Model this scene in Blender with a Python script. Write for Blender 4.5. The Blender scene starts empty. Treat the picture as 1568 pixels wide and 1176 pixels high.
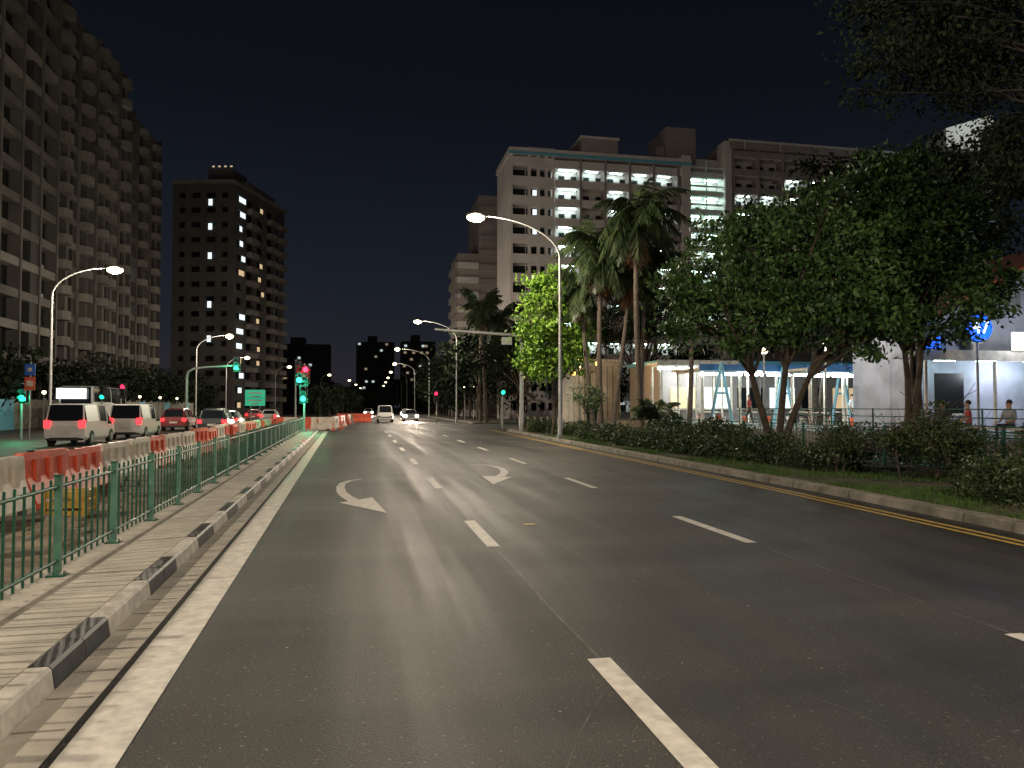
import bpy, math, random
import numpy as np
from mathutils import Vector, Matrix
random.seed(7)
rng = np.random.default_rng(11)
sc = bpy.context.scene
sc.view_settings.view_transform = 'Standard'
sc.view_settings.look = 'None'
sc.view_settings.exposure = 0
sc.view_settings.gamma = 1

# ------------------------------------------------------------------ materials
def mat(name, col, rough=0.7, var=0.0, scale=2.0, bump=0.0, bscale=None, metal=0.0, spec=0.5, col2=None, detail=2):
    m = bpy.data.materials.new(name); m.use_nodes = True
    nt = m.node_tree; b = nt.nodes['Principled BSDF']
    b.inputs['Roughness'].default_value = rough
    b.inputs['Metallic'].default_value = metal
    b.inputs['Specular IOR Level'].default_value = spec
    b.inputs['Base Color'].default_value = (*col, 1)
    tc = nt.nodes.new('ShaderNodeTexCoord')
    if var > 0 or col2:
        n = nt.nodes.new('ShaderNodeTexNoise'); n.inputs['Scale'].default_value = scale; n.inputs['Detail'].default_value = detail
        n.inputs['Roughness'].default_value = 0.65
        nt.links.new(tc.outputs['Object'], n.inputs['Vector'])
        r = nt.nodes.new('ShaderNodeValToRGB')
        c2 = col2 if col2 else tuple(min(1, c*(1+var)) for c in col)
        c1 = tuple(c*(1-var) for c in col) if var > 0 else col
        r.color_ramp.elements[0].position = 0.32; r.color_ramp.elements[0].color = (*c1, 1)
        r.color_ramp.elements[1].position = 0.68; r.color_ramp.elements[1].color = (*c2, 1)
        nt.links.new(n.outputs['Fac'], r.inputs['Fac']); nt.links.new(r.outputs['Color'], b.inputs['Base Color'])
    if bump > 0:
        n2 = nt.nodes.new('ShaderNodeTexNoise'); n2.inputs['Scale'].default_value = bscale or scale*8; n2.inputs['Detail'].default_value = 2
        nt.links.new(tc.outputs['Object'], n2.inputs['Vector'])
        bp = nt.nodes.new('ShaderNodeBump'); bp.inputs['Strength'].default_value = bump; bp.inputs['Distance'].default_value = 0.02
        nt.links.new(n2.outputs['Fac'], bp.inputs['Height']); nt.links.new(bp.outputs['Normal'], b.inputs['Normal'])
    return m

def emis(name, col, s, sample=False):
    m = bpy.data.materials.new(name); m.use_nodes = True
    nt = m.node_tree; b = nt.nodes['Principled BSDF']
    b.inputs['Base Color'].default_value = (*[c*0.5 for c in col], 1)
    b.inputs['Emission Color'].default_value = (*col, 1); b.inputs['Emission Strength'].default_value = s
    if not sample: m.cycles.emission_sampling = 'NONE'
    return m

def leafmat(name, c1, c2, scale=0.9, rough=.45, spec=.4):
    m = bpy.data.materials.new(name); m.use_nodes = True
    nt = m.node_tree; p = nt.nodes['Principled BSDF']
    tc = nt.nodes.new('ShaderNodeTexCoord'); n = nt.nodes.new('ShaderNodeTexNoise'); n.inputs['Scale'].default_value = scale; n.inputs['Detail'].default_value = 1
    nt.links.new(tc.outputs['Object'], n.inputs['Vector'])
    g = nt.nodes.new('ShaderNodeNewGeometry')
    add = nt.nodes.new('ShaderNodeMath'); add.operation = 'MULTIPLY_ADD'; add.inputs[1].default_value = 0.55
    nt.links.new(g.outputs['Random Per Island'], add.inputs[0])
    sub = nt.nodes.new('ShaderNodeMath'); sub.operation = 'SUBTRACT'; sub.inputs[1].default_value = 0.27
    nt.links.new(n.outputs['Fac'], sub.inputs[0]); nt.links.new(sub.outputs[0], add.inputs[2])
    r = nt.nodes.new('ShaderNodeValToRGB')
    r.color_ramp.elements[0].position = 0.25; r.color_ramp.elements[0].color = (*c1, 1)
    r.color_ramp.elements[1].position = 0.75; r.color_ramp.elements[1].color = (*c2, 1)
    nt.links.new(add.outputs[0], r.inputs['Fac'])
    p.inputs['Roughness'].default_value = rough; p.inputs['Specular IOR Level'].default_value = spec
    nt.links.new(r.outputs['Color'], p.inputs['Base Color'])
    return m

def asphalt_mat():
    m = bpy.data.materials.new('asphalt'); m.use_nodes = True
    nt = m.node_tree; b = nt.nodes['Principled BSDF']; L = nt.links.new
    tc = nt.nodes.new('ShaderNodeTexCoord')
    def noise(scale, det=2, vec=None, rough=.6):
        n = nt.nodes.new('ShaderNodeTexNoise'); n.inputs['Scale'].default_value = scale; n.inputs['Detail'].default_value = det; n.inputs['Roughness'].default_value = rough
        L(vec or tc.outputs['Object'], n.inputs['Vector']); return n
    def ramp(a, b_, p0, p1, src):
        r = nt.nodes.new('ShaderNodeValToRGB'); r.color_ramp.elements[0].position = p0; r.color_ramp.elements[1].position = p1
        r.color_ramp.elements[0].color = (*a, 1); r.color_ramp.elements[1].color = (*b_, 1); L(src, r.inputs['Fac']); return r
    def mul(a, b_):
        x = nt.nodes.new('ShaderNodeMix'); x.data_type = 'RGBA'; x.blend_type = 'MULTIPLY'; x.inputs[0].default_value = 1
        L(a, x.inputs[6]); L(b_, x.inputs[7]); return x.outputs[2]
    mp2 = nt.nodes.new('ShaderNodeMapping'); mp2.inputs['Scale'].default_value = (.16, .9, 1); mp2.inputs['Rotation'].default_value = (0,0,.06); L(tc.outputs['Object'], mp2.inputs['Vector'])
    big = ramp((.020,.0193,.0188), (.055,.052,.049), .34, .7, noise(.55, 3, mp2.outputs['Vector']).outputs['Fac'])
    mp = nt.nodes.new('ShaderNodeMapping'); mp.inputs['Scale'].default_value = (1.1, .045, 1); L(tc.outputs['Object'], mp.inputs['Vector'])
    sn = noise(1.0, 4, mp.outputs['Vector'])
    st = ramp((.62,.62,.62), (1.36,1.34,1.30), .35, .68, sn.outputs['Fac'])
    fn = noise(75, 2)
    fine = ramp((.40,.40,.40), (2.0,1.97,1.92), .3, .72, fn.outputs['Fac'])
    speck = ramp((1,1,1), (3.6,3.5,3.4), .67, .75, noise(30, 1, rough=.4).outputs['Fac'])
    c = mul(mul(mul(big.outputs[0], st.outputs[0]), fine.outputs[0]), speck.outputs[0])
    L(c, b.inputs['Base Color'])
    rr = nt.nodes.new('ShaderNodeMapRange'); rr.inputs[1].default_value=.3; rr.inputs[2].default_value=.7; rr.inputs[3].default_value = .44; rr.inputs[4].default_value = .74
    L(sn.outputs['Fac'], rr.inputs[0]); L(rr.outputs[0], b.inputs['Roughness'])
    b.inputs['Specular IOR Level'].default_value = .45
    bp = nt.nodes.new('ShaderNodeBump'); bp.inputs['Strength'].default_value = .5; bp.inputs['Distance'].default_value = .012
    L(fn.outputs['Fac'], bp.inputs['Height']); L(bp.outputs['Normal'], b.inputs['Normal'])
    return m

ASPH = asphalt_mat()
WHITE = mat('road_paint_white', (.64,.60,.53), .6, .2, 7, .2, 60)
YELLOW = mat('road_paint_yellow', (.52,.34,.08), .6, .25, 9)
SEAM = mat('asphalt_seam', (.085,.082,.078), .6, .5, 3)
CONC = mat('concrete', (.40,.365,.31), .85, .2, 3, .3, 40)
CONC2 = mat('concrete_rib', (.48,.445,.38), .8, .17, 2.2, .2, 50)
CONCD = mat('concrete_weathered', (.21,.19,.155), .9, .4, 2.2, .4, 30)
BLACKP = mat('kerb_black_paint', (.03,.03,.032), .5, .4, 6)
WHITEP = mat('kerb_white_paint', (.52,.485,.42), .6, .25, 5)
DARK = mat('dark_gap', (.03,.028,.025), .9)
SAND = mat('worksite_ground', (.17,.135,.095), .95, .5, 1.6, .5, 12)
GROUND = mat('ground_earth', (.06,.055,.042), .95, .4, .4)
GRASSG = mat('grass_soil', (.035,.048,.016), .95, .3, 1.6, .6, 14, col2=(.11,.085,.05))
GREENF = mat('fence_green_paint', (.014,.095,.055), .42, .25, 6, metal=.1)
GREENP = mat('fence_post_paint', (.08,.20,.14), .45, .25, 8, metal=.1)
GALV = mat('galvanised_steel', (.30,.30,.29), .5, .15, 5, metal=.4)
ORANGE = mat('barrier_orange_plastic', (.62,.095,.04), .45, .3, 3)
BWHITE = mat('barrier_white_plastic', (.60,.53,.44), .5, .2, 3)
BLACK = mat('black_plastic', (.012,.012,.013), .5)
RUBBER = mat('tyre_rubber', (.02,.02,.02), .8)
GLASSD = mat('dark_glass', (.012,.014,.018), .08, spec=.8)
GLASSB = mat('window_glass', (.010,.012,.013), .3)
WALL_A = mat('tower_wall_beige', (.105,.096,.086), .85, .3, .22)
WALL_AL = mat('tower_balcony_beige', (.175,.16,.142), .85, .2, .3)
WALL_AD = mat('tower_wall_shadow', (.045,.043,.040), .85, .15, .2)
WALL_B = mat('tower_wall_grey', (.080,.073,.068), .85, .2, .2)
HDBW = mat('hdb_wall_cream', (.64,.58,.56), .8, .1, .3)
HDBT = mat('hdb_wall_tan', (.32,.275,.265), .8, .12, .3)
HDBBL = mat('hdb_blue_trim', (.14,.42,.55), .7)
BARK = mat('bark', (.075,.055,.04), .95, .35, 5, .6, 18)
PBARK = mat('palm_bark', (.12,.095,.075), .95, .35, 6, .6, 22)
LEAF = leafmat('leaf_green', (.024,.064,.018), (.105,.195,.054), .8)
LEAFY = leafmat('leaf_yellow_green', (.05,.13,.015), (.24,.42,.045), 1.1)
LEAFD = leafmat('leaf_dark', (.009,.014,.008), (.026,.038,.019), .7, .8, .08)
LEAFP = leafmat('palm_leaf', (.018,.034,.014), (.065,.088,.034), 1.2)
LEAFH = leafmat('hedge_leaf', (.014,.036,.011), (.075,.100,.034), 1.3)
DEADP = leafmat('palm_leaf_dead', (.09,.045,.02), (.26,.13,.07), 2)
BLADE = leafmat('grass_blade', (.03,.08,.014), (.10,.17,.04), 2, .7, .2)
LAMP = emis('lamp_lens', (1, .84, .46), 8)
LAMPF = emis('lamp_lens_far', (1, .82, .46), 6)
TUBE = emis('corridor_tube', (.72, 1, .96), 30, True)
WARMW = emis('window_warm', (1, .72, .42), .6)
COOLW = emis('window_cool', (.80, .94, 1), 1.2)
FARW = emis('window_far', (1, .78, .5), .25)
FARC = emis('window_far_cool', (.8, .95, 1), .6)
RED = emis('signal_red', (1, .012, .05), 6)
GREEN = emis('signal_green', (.02, 1, .5), 2.4)
TAIL = emis('tail_light', (1, .015, .02), 6)
HEAD = emis('head_light', (1, .90, .70), 16)
ORNG = emis('orange_globe', (1, .50, .12), 4)
WSIGN = emis('lit_white_sign', (.95, 1, .93), 2)
BSIGN = emis('lit_blue_sign', (.01, .10, .8), 2.4)
STAIRW = mat('stairwell_panel', (.72,.82,.74), .6)

# ------------------------------------------------------------------ mesh builder
class MB:
    def __init__(s): s.v=[]; s.f=[]; s.mi=[]; s.sm=[]; s.mats=[]; s.M=None
    def m(s, mt):
        if mt not in s.mats: s.mats.append(mt)
        return s.mats.index(mt)
    def add(s, vs, fs, mt, smooth=False):
        o=len(s.v)
        if s.M is not None: vs=[tuple(s.M @ Vector(v)) for v in vs]
        s.v.extend(vs); i=s.m(mt)
        for f in fs: s.f.append(tuple(a+o for a in f)); s.mi.append(i); s.sm.append(smooth)
    def box(s,x0,x1,y0,y1,z0,z1,mt):
        if x0>x1:x0,x1=x1,x0
        if y0>y1:y0,y1=y1,y0
        s.add([(x0,y0,z0),(x1,y0,z0),(x1,y1,z0),(x0,y1,z0),(x0,y0,z1),(x1,y0,z1),(x1,y1,z1),(x0,y1,z1)],
              [(0,3,2,1),(4,5,6,7),(0,1,5,4),(1,2,6,5),(2,3,7,6),(3,0,4,7)],mt)
    def prism(s,poly,z0,z1,mt):
        n=len(poly); vs=[(p[0],p[1],z0) for p in poly]+[(p[0],p[1],z1) for p in poly]
        fs=[tuple(range(n-1,-1,-1)),tuple(range(n,2*n))]+[(i,(i+1)%n,(i+1)%n+n,i+n) for i in range(n)]
        s.add(vs,fs,mt)
    def quad(s,a,b,c,d,mt): s.add([a,b,c,d],[(0,1,2,3)],mt)
    def tube(s,pts,rad,n,mt,cap=True):
        pts=[Vector(p) for p in pts]
        if not hasattr(rad,'__len__'): rad=[rad]*len(pts)
        vs=[];prev=None
        for i,p in enumerate(pts):
            d=(pts[min(i+1,len(pts)-1)]-pts[max(i-1,0)]).normalized()
            ref=Vector((0,0,1)) if abs(d.z)<.9 else Vector((1,0,0))
            if prev is not None:
                u=(prev-d*prev.dot(d)); u=u.normalized() if u.length>1e-5 else d.cross(ref).normalized()
            else: u=d.cross(ref).normalized()
            prev=u; w=d.cross(u)
            for k in range(n):
                a=2*math.pi*k/n; vs.append(tuple(p+(u*math.cos(a)+w*math.sin(a))*rad[i]))
        fs=[]
        for i in range(len(pts)-1):
            for k in range(n):
                a=i*n+k;b=i*n+(k+1)%n; fs.append((a,b,b+n,a+n))
        s.add(vs,fs,mt,True)
        if cap:
            s.add(vs[:n],[tuple(range(n-1,-1,-1))],mt); s.add(vs[-n:],[tuple(range(n))],mt)
    def ball(s,c,r,mt,nu=10,nv=6):
        if not hasattr(r,'__len__'): r=(r,r,r)
        vs=[(c[0],c[1],c[2]+r[2])]
        for j in range(1,nv):
            t=math.pi*j/nv
            for k in range(nu):
                a=2*math.pi*k/nu; vs.append((c[0]+r[0]*math.sin(t)*math.cos(a),c[1]+r[1]*math.sin(t)*math.sin(a),c[2]+r[2]*math.cos(t)))
        vs.append((c[0],c[1],c[2]-r[2])); fs=[]
        for k in range(nu): fs.append((0,1+k,1+(k+1)%nu))
        for j in range(nv-2):
            for k in range(nu):
                a=1+j*nu+k;b=1+j*nu+(k+1)%nu; fs.append((a,a+nu,b+nu,b))
        l=len(vs)-1;o=1+(nv-2)*nu
        for k in range(nu): fs.append((l,o+(k+1)%nu,o+k))
        s.add(vs,fs,mt,True)
    def np_add(s, V, k, mt):
        o=len(s.v); n=len(V)//k; s.v.extend(map(tuple,V.tolist())); i=s.m(mt)
        s.f.extend([tuple(range(o+j*k,o+j*k+k)) for j in range(n)]); s.mi.extend([i]*n); s.sm.extend([False]*n)
    def build(s,name,parent=None):
        me=bpy.data.meshes.new(name); me.from_pydata(s.v,[],s.f)
        for m_ in s.mats: me.materials.append(m_)
        me.polygons.foreach_set('material_index',s.mi); me.polygons.foreach_set('use_smooth',s.sm); me.update()
        ob=bpy.data.objects.new(name,me); sc.collection.objects.link(ob)
        if parent: ob.parent=parent
        return ob
def empty(name,loc=(0,0,0)):
    e=bpy.data.objects.new(name,None); e.empty_display_size=.3; sc.collection.objects.link(e); return e
def plight(name,loc,power,col=(1,.87,.7),r=.12,parent=None):
    l=bpy.data.lights.new(name,'POINT'); l.energy=power; l.color=col; l.shadow_soft_size=r
    o=bpy.data.objects.new(name,l); o.location=loc; sc.collection.objects.link(o)
    if parent: o.parent=parent
    return o
def slight(name,loc,target,power,angle,col,parent=None,r=.08,blend=.6):
    l=bpy.data.lights.new(name,'SPOT'); l.energy=power; l.color=col; l.spot_size=math.radians(angle); l.spot_blend=blend; l.shadow_soft_size=r
    o=bpy.data.objects.new(name,l); o.location=loc; o.rotation_euler=(Vector(target)-Vector(loc)).to_track_quat('-Z','Y').to_euler()
    sc.collection.objects.link(o)
    if parent: o.parent=parent

# ------------------------------------------------------------------ ground, roads
b=MB(); b.quad((-900,-300,-.03),(900,-300,-.03),(900,1600,-.03),(-900,1600,-.03),GROUND); b.build('ground')
def pl(tab,y):
    ys=[t[0] for t in tab]; xs=[t[1] for t in tab]; return float(np.interp(y,ys,xs))
RT=[(-30,8.0),(0,8.15),(8,8.4),(14,8.7),(29,8.95),(45,9.35),(58,9.8),(400,14)]
KO=.72
b=MB()
LX=lambda y,c: c-.024*y
ys=list(range(-30,60,3))+[59]
for a,c in zip(ys[:-1],ys[1:]):
    b.quad((LX(a,-1.9),a,0),(pl(RT,a)+1.0,a,0),(pl(RT,c)+1.0,c,0),(LX(c,-1.9),c,0),ASPH)
b.quad((-26,59,0),(60,59,0),(60,78,0),(-26,78,0),ASPH)
b.quad((-3.6,78,0),(11.2,78,0),(16,420,0),(-3,420,0),ASPH)
b.build('road')
b=MB()
b.quad((-21.5,-30,-.002),(-7.2,-30,-.002),(-8.2,59,-.002),(-26,59,-.002),ASPH)
b.quad((-25,78,-.002),(-5.5,78,-.002),(-5,420,-.002),(-22,420,-.002),ASPH)
b.build('road_opposite_carriageway')
b=MB(); b.quad((LX(-30,-3.0),-30,-.006),(-7.2,-30,-.006),(-8.2,59,-.006),(LX(59,-3.0),59,-.006),SAND)
for i in range(110):
    y=random.uniform(4,50); x=random.uniform(-5.2,-3.5); r=random.uniform(.04,.2)
    b.ball((x,y,0),(r,r*1.3,r*.5),SAND if random.random()<.7 else CONCD,7,4)
for i in range(14):
    y=random.uniform(5,40); x=random.uniform(-5.0,-3.9); b.M=Matrix.Translation((x,y,.04))@Matrix.Rotation(random.uniform(0,3),4,'Z'); b.box(-.9,.9,-.08,.08,0,.05,CONCD); b.M=None
b.build('worksite_ground')

# markings
b=MB(); zt=.005
def strip(y0,y1,f0,f1,mt,z=zt,step=3):
    n=max(1,int((y1-y0)/step)); 
    for i in range(n):
        a=y0+(y1-y0)*i/n; c=y0+(y1-y0)*(i+1)/n
        b.quad((f0(a),a,z),(f1(a),a,z),(f1(c),c,z),(f0(c),c,z),mt)
strip(-6,56,lambda y:LX(y,-1.42),lambda y:LX(y,-1.10),WHITE)
for s0,e0 in [(-4.0,-1.6),(2.7,5.1),(9.4,11.6),(16.3,18.7),(23.2,25.8),(30.4,33.0),(37.6,40.2),(45,47.6),(52.2,54.8)]:
    strip(s0,e0,lambda y:1.58,lambda y:1.75,WHITE,step=9)
for s0,e0 in [(-4.4,-2),(2.6,5.0),(9.0,11.4),(15.7,18.1),(22.8,25.3),(30,32.5),(37.2,39.7),(44.4,47),(51.6,54.2)]:
    strip(s0,e0,lambda y:4.98,lambda y:5.14,WHITE,step=9)
strip(-6,58,lambda y:1.655+.01*math.sin(y*1.7),lambda y:1.68+.012*math.sin(y*1.7),SEAM,.0025,.6)
strip(-6,58,lambda y:5.05+.01*math.sin(y*1.3),lambda y:5.08+.012*math.sin(y*1.3),SEAM,.0025,.6)
strip(-10,57,lambda y:pl(RT,y)-.05,lambda y:pl(RT,y)+.05,YELLOW)
strip(-10,57,lambda y:pl(RT,y)+.17,lambda y:pl(RT,y)+.27,YELLOW)
for k in range(14):
    for xx in (1.65,5.1):
        strip(80+k*9,83+k*9,lambda y:xx+(y-60)*.008,lambda y:xx+.18+(y-60)*.008,WHITE,step=9)
b.quad((-2.4,56.2,zt),(9.3,56.2,zt),(9.3,56.55,zt),(-2.4,56.55,zt),WHITE)
strip(79,220,lambda y:-3.3+.004*y,lambda y:-3.1+.004*y,WHITE,step=20)
def arrow(pts,w,head):
    for i in range(len(pts)-1):
        def nrm(j):
            p=Vector(pts[max(j-1,0)]);q=Vector(pts[min(j+1,len(pts)-1)]);d=(q-p).normalized(); return Vector((-d.y,d.x))
        n0=nrm(i)*w[i]/2;n1=nrm(i+1)*w[i+1]/2;p=Vector(pts[i]);q=Vector(pts[i+1])
        b.quad((p.x+n0.x,p.y+n0.y,zt),(p.x-n0.x,p.y-n0.y,zt),(q.x-n1.x,q.y-n1.y,zt),(q.x+n1.x,q.y+n1.y,zt),WHITE)
    b.add([(h[0],h[1],zt+.001) for h in head],[(0,1,2)],WHITE)
arrow([(.0,18.8),(-.28,18.45),(-.44,17.8),(-.47,17.0),(-.42,16.0),(-.30,15.2),(-.12,14.4)],[.10,.13,.16,.18,.2,.22,.24],[(-.42,14.25),(.20,14.95),(.42,12.7)])
arrow([(3.35,22.9),(3.72,22.5),(3.93,21.9),(3.98,21.2),(3.9,20.3),(3.75,19.6),(3.5,18.8)],[.10,.13,.16,.18,.2,.22,.24],[(3.05,19.0),(3.78,18.6),(2.98,16.9)])
strip(11.0,11.13,lambda y:2.42,lambda y:2.6,YELLOW,.006,9)
for i in range(110):
    x=random.uniform(-1,8.5);y=random.uniform(3.5,26);r=random.uniform(.004,.011)
    b.prism([(x-r,y),(x,y-r*.7),(x+r,y+r*.2),(x+r*.2,y+r)],.001,.005,CONC)
b.build('road_markings')
b=MB()
for (x0,y0,x1,y1) in [(1.9,5.6,.9,3.2),(6.2,3,3.8,9),(2.6,8,2.2,13),(3.0,3.0,2.4,5.4),(1.45,5.15,1.95,5.05),(1.5,4.2,2.1,4.15)]:
    pts=[]
    for i in range(13):
        t=i/12; pts.append((x0+(x1-x0)*t+random.uniform(-.02,.02)+.08*math.sin(t*5),y0+(y1-y0)*t))
    for p,q in zip(pts[:-1],pts[1:]):
        w=random.uniform(.002,.006); b.quad((p[0]-w,p[1],.0015),(p[0]+w,p[1],.0015),(q[0]+w,q[1],.0015),(q[0]-w,q[1],.0015),SEAM)
b.build('road_scratches')

# left kerb, gutter, pavement
b=MB()
yy=5.24-2.4*5
def blockkerb(a,c,mt):
    c=c-.012
    pr=[(-1.78,0),(-1.80,.13),(-1.82,.15),(-1.94,.15),(-1.94,0)]
    vs=[(LX(a,x),a,z) for x,z in pr]+[(LX(c,x),c,z) for x,z in pr]; n=5
    b.add(vs,[(i,(i+1)%n,(i+1)%n+n,i+n) for i in range(n)]+[tuple(range(n-1,-1,-1)),tuple(range(n,2*n))],mt)
while yy<57:
    blockkerb(yy,yy+.6,BLACKP); blockkerb(yy+.6,yy+1.15,BLACKP); blockkerb(yy+1.15,yy+2.4,WHITEP); yy+=2.4
b.build('kerb')
b=MB(); strip(-6,57,lambda y:LX(y,-1.47),lambda y:LX(y,-1.775),CONC,.006)
for k in range(130):
    yk=-6+k*.48; strip(yk,yk+.02,lambda y:LX(y,-1.50),lambda y:LX(y,-1.77),CONCD,.0085,9)
b.build('gutter')
b=MB()
strip(-6,57,lambda y:LX(y,-1.95),lambda y:LX(y,-3.05),CONC,.13)
for i in range(0,62):
    a=-6+i;b.quad((LX(a,-3.05),a,-.02),(LX(a,-3.05),a,.13),(LX(a+1,-3.05),a+1,.13),(LX(a+1,-3.05),a+1,-.02),CONCD)
k=-6.0
while k<56.8:
    w=.125
    b.prism([(LX(k,-1.955),k),(LX(k,-2.50),k),(LX(k+w,-2.50),k+w),(LX(k+w,-1.955),k+w)][::-1],.131,.147,CONC2); k+=.15
k=-6.0
while k<56.5:
    b.prism([(LX(k,-2.56),k),(LX(k,-3.04),k),(LX(k+2.38,-3.04),k+2.38),(LX(k+2.38,-2.56),k+2.38)][::-1],.131,.150,CONC); k+=2.4
b.build('pavement')

# green railing
b=MB(); k=.8; ps=[]
while k<56: ps.append(k); k+=1.8
for i,y in enumerate(ps):
    x=LX(y,-2.72); b.box(x-.03,x+.03,y-.03,y+.03,.15,1.12,GREENP); b.box(x-.08,x+.08,y-.08,y+.08,.15,.165,GREENF); b.box(x-.036,x+.036,y-.036,y+.036,1.12,1.135,GREENF)
    for sx in(-.05,.05):
        for sy in (-.05,.05): b.box(x+sx-.012,x+sx+.012,y+sy-.012,y+sy+.012,.165,.185,GALV)
    if i<len(ps)-1:
        y2=ps[i+1]; x2=LX(y2,-2.72)
        for z in (.30,1.02): b.tube([(x,y+.03,z),(x2,y2-.03,z)],.019,6,GREENF)
        for j in range(1,9):
            t=j/9; b.tube([(x+(x2-x)*t,y+(y2-y)*t,.22),(x+(x2-x)*t,y+(y2-y)*t,1.10)],.0125,6,GREENF)
b.build('railing_fence')

# plastic water barriers
def barrier(x,y,ang,mt,L=1.9,H=1.0):
    b=MB(); b.M=Matrix.Translation((x,y,0))@Matrix.Rotation(ang,4,'Z')
    pr=[(-.30,0),(-.30,.10),(-.22,.30),(-.12,.55),(-.10,H-.04),(-.06,H),(.06,H),(.10,H-.04),(.12,.55),(.22,.30),(.30,.10),(.30,0)]
    n=len(pr); ST=[-L/2,-L/2+.05,L/2-.05,L/2]; sc_=[.86,1,1,.86]; vs=[]
    for yy,s_ in zip(ST,sc_): vs+=[(px*s_,yy,pz) for px,pz in pr]
    fs=[]
    for i in range(3):
        for j in range(n-1): fs.append((i*n+j,i*n+j+1,(i+1)*n+j+1,(i+1)*n+j))
    fs+=[tuple(range(n)),tuple(range(4*n-1,3*n-1,-1))]; b.add(vs,fs,mt)
    for yy in (-.55,0,.55):
        for sx in (-1,1): b.box(sx*.10,sx*.16,yy-.10,yy+.10,.45,H-.12,mt)
    for yy in (-.4,.4):
        for sx in (-1,1): b.box(sx*.28,sx*.315,yy-.14,yy+.14,.0,.09,DARK)
    b.tube([(0,-.5,H),(0,-.5,H+.035)],.06,8,DARK)
    b.build('plastic_barrier')
k=9.0; i=0
pat=[0,0,1,0,0,1,1,0,1,1,0,0,1]
while k<58:
    xx=-5.75-.016*(k-9)+random.uniform(-.1,.1)
    barrier(xx,k,random.uniform(-.08,.08),ORANGE if pat[i%13]==0 else BWHITE,H=random.uniform(.92,1.02)); k+=2.08; i+=1
for j in range(4): barrier(-3.0-j*1.0,59.5,math.pi/2+.05*j,[BWHITE,ORANGE,BWHITE,ORANGE][j])
for j in range(7): barrier(-2.2+j*.15,63+j*3.1,random.uniform(-.3,.3),ORANGE if j%3 else BWHITE)
for j in range(5): barrier(-1.9+j*.5,88+j*.3,math.pi/2,ORANGE)
def cone(x,y):
    b=MB(); b.box(x-.18,x+.18,y-.18,y+.18,.005,.04,BLACK)
    zs=[.04,.25,.42,.55,.72]; rs=[.13,.10,.075,.055,.025]
    for i in range(4): b.tube([(x,y,zs[i]),(x,y,zs[i+1])],[rs[i],rs[i+1]],12,[ORANGE,BWHITE,ORANGE,ORANGE][i])
    b.build('traffic_cone')
cone(-2.1,56.2); cone(-1.7,58.3); cone(-1.5,61)
b=MB(); b.tube([(-4.6,9.9,0),(-4.6,9.9,.06),(-4.6,9.9,.42),(-4.6,9.9,.47)],[.17,.18,.2,.2],14,mat('bucket_blue',(.05,.22,.42),.5)); b.tube([(-4.6,9.9,.47),(-4.6,9.9,.5)],[.215,.215],14,BWHITE); b.build('plastic_bucket')
b=MB(); YC=mat('crate_yellow',(.32,.20,.035),.5,.25,5)
for z in (0,.16,.32): b.box(-4.95,-4.35,13.0,13.05,z+.02,z+.13,YC); b.box(-4.95,-4.35,13.45,13.5,z+.02,z+.13,YC); b.box(-4.95,-4.9,13.05,13.45,z+.02,z+.13,YC); b.box(-4.4,-4.35,13.05,13.45,z+.02,z+.13,YC)
for xx in (-4.97,-4.38):
    for y in (12.98,13.47): b.box(xx,xx+.05,y,y+.05,0,.47,YC)
b.box(-4.9,-4.4,13.05,13.45,0.0,.03,YC); b.build('plastic_crate')
b=MB()
for z in range(3):
    for q in range(4): b.box(-5.2+q*.27,-4.97+q*.27,17+z*.1,19.4-z*.15,z*.11,z*.11+.1,CONCD)
b.build('timber_stack')

# right kerb & verge
b=MB(); yy=-8.0
kp=[(0,0),(.02,.13),(.05,.15),(.30,.15),(.30,0)]
R=lambda y:pl(RT,y)+KO
def kseg(P0,P1,N0,N1,mt):
    vs=[(P0[0]+N0[0]*x,P0[1]+N0[1]*x,z) for x,z in kp]+[(P1[0]+N1[0]*x,P1[1]+N1[1]*x,z) for x,z in kp]; n=5
    b.add(vs,[(i,i+n,(i+1)%n+n,(i+1)%n) for i in range(n)]+[tuple(range(n)),tuple(range(2*n-1,n-1,-1))],mt)
while yy<52:
    j=random.uniform(-.02,.02)
    kseg((R(yy)+j,yy),(R(yy+1)+j,yy+.98),(1,0),(1,0),CONCD); yy+=1
cx,cy=R(52)+7.0,52.0
for i in range(10):
    a0=math.pi-i*math.pi/20;a1=math.pi-(i+1)*math.pi/20
    kseg((cx+7*math.cos(a0),cy+7*math.sin(a0)),(cx+7*math.cos(a1),cy+7*math.sin(a1)),(-math.cos(a0),-math.sin(a0)),(-math.cos(a1),-math.sin(a1)),CONCD)
b.box(cx,60,58.7,59,0,.15,CONCD)
b.build('kerb')
b=MB()
ga=list(range(-8,52,2))
for a in ga: b.quad((R(a)+.3,a,.135),(19,a,.30),(19,a+2,.30),(R(a+2)+.3,a+2,.135),GRASSG)
arc=[(cx+6.7*math.cos(math.pi-i*math.pi/20),cy+6.7*math.sin(math.pi-i*math.pi/20),.135) for i in range(11)]
b.add([(19,52,.30)]+arc+[(19,58.7,.135)],[tuple(range(12))[::-1]],GRASSG)
b.build('grass_verge')
N=60000
x=rng.uniform(0,1,N)**1.3; y=6+ (rng.uniform(0,1,N)**1.4)*36
X=np.interp(y,[t[0] for t in RT],[t[1] for t in RT])+KO+.27+x*4.2; 
keep=(np.sin(X*2.1+np.sin(y*.9)*2)+np.sin(y*1.35+X)+rng.normal(0,.8,N))>-.3
X=X[keep];y=y[keep]; n=len(X); z=.135+(X-9.5)*.018
h=rng.uniform(.025,.10,n);a=rng.uniform(0,6.28,n);w=rng.uniform(.005,.012,n)
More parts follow.
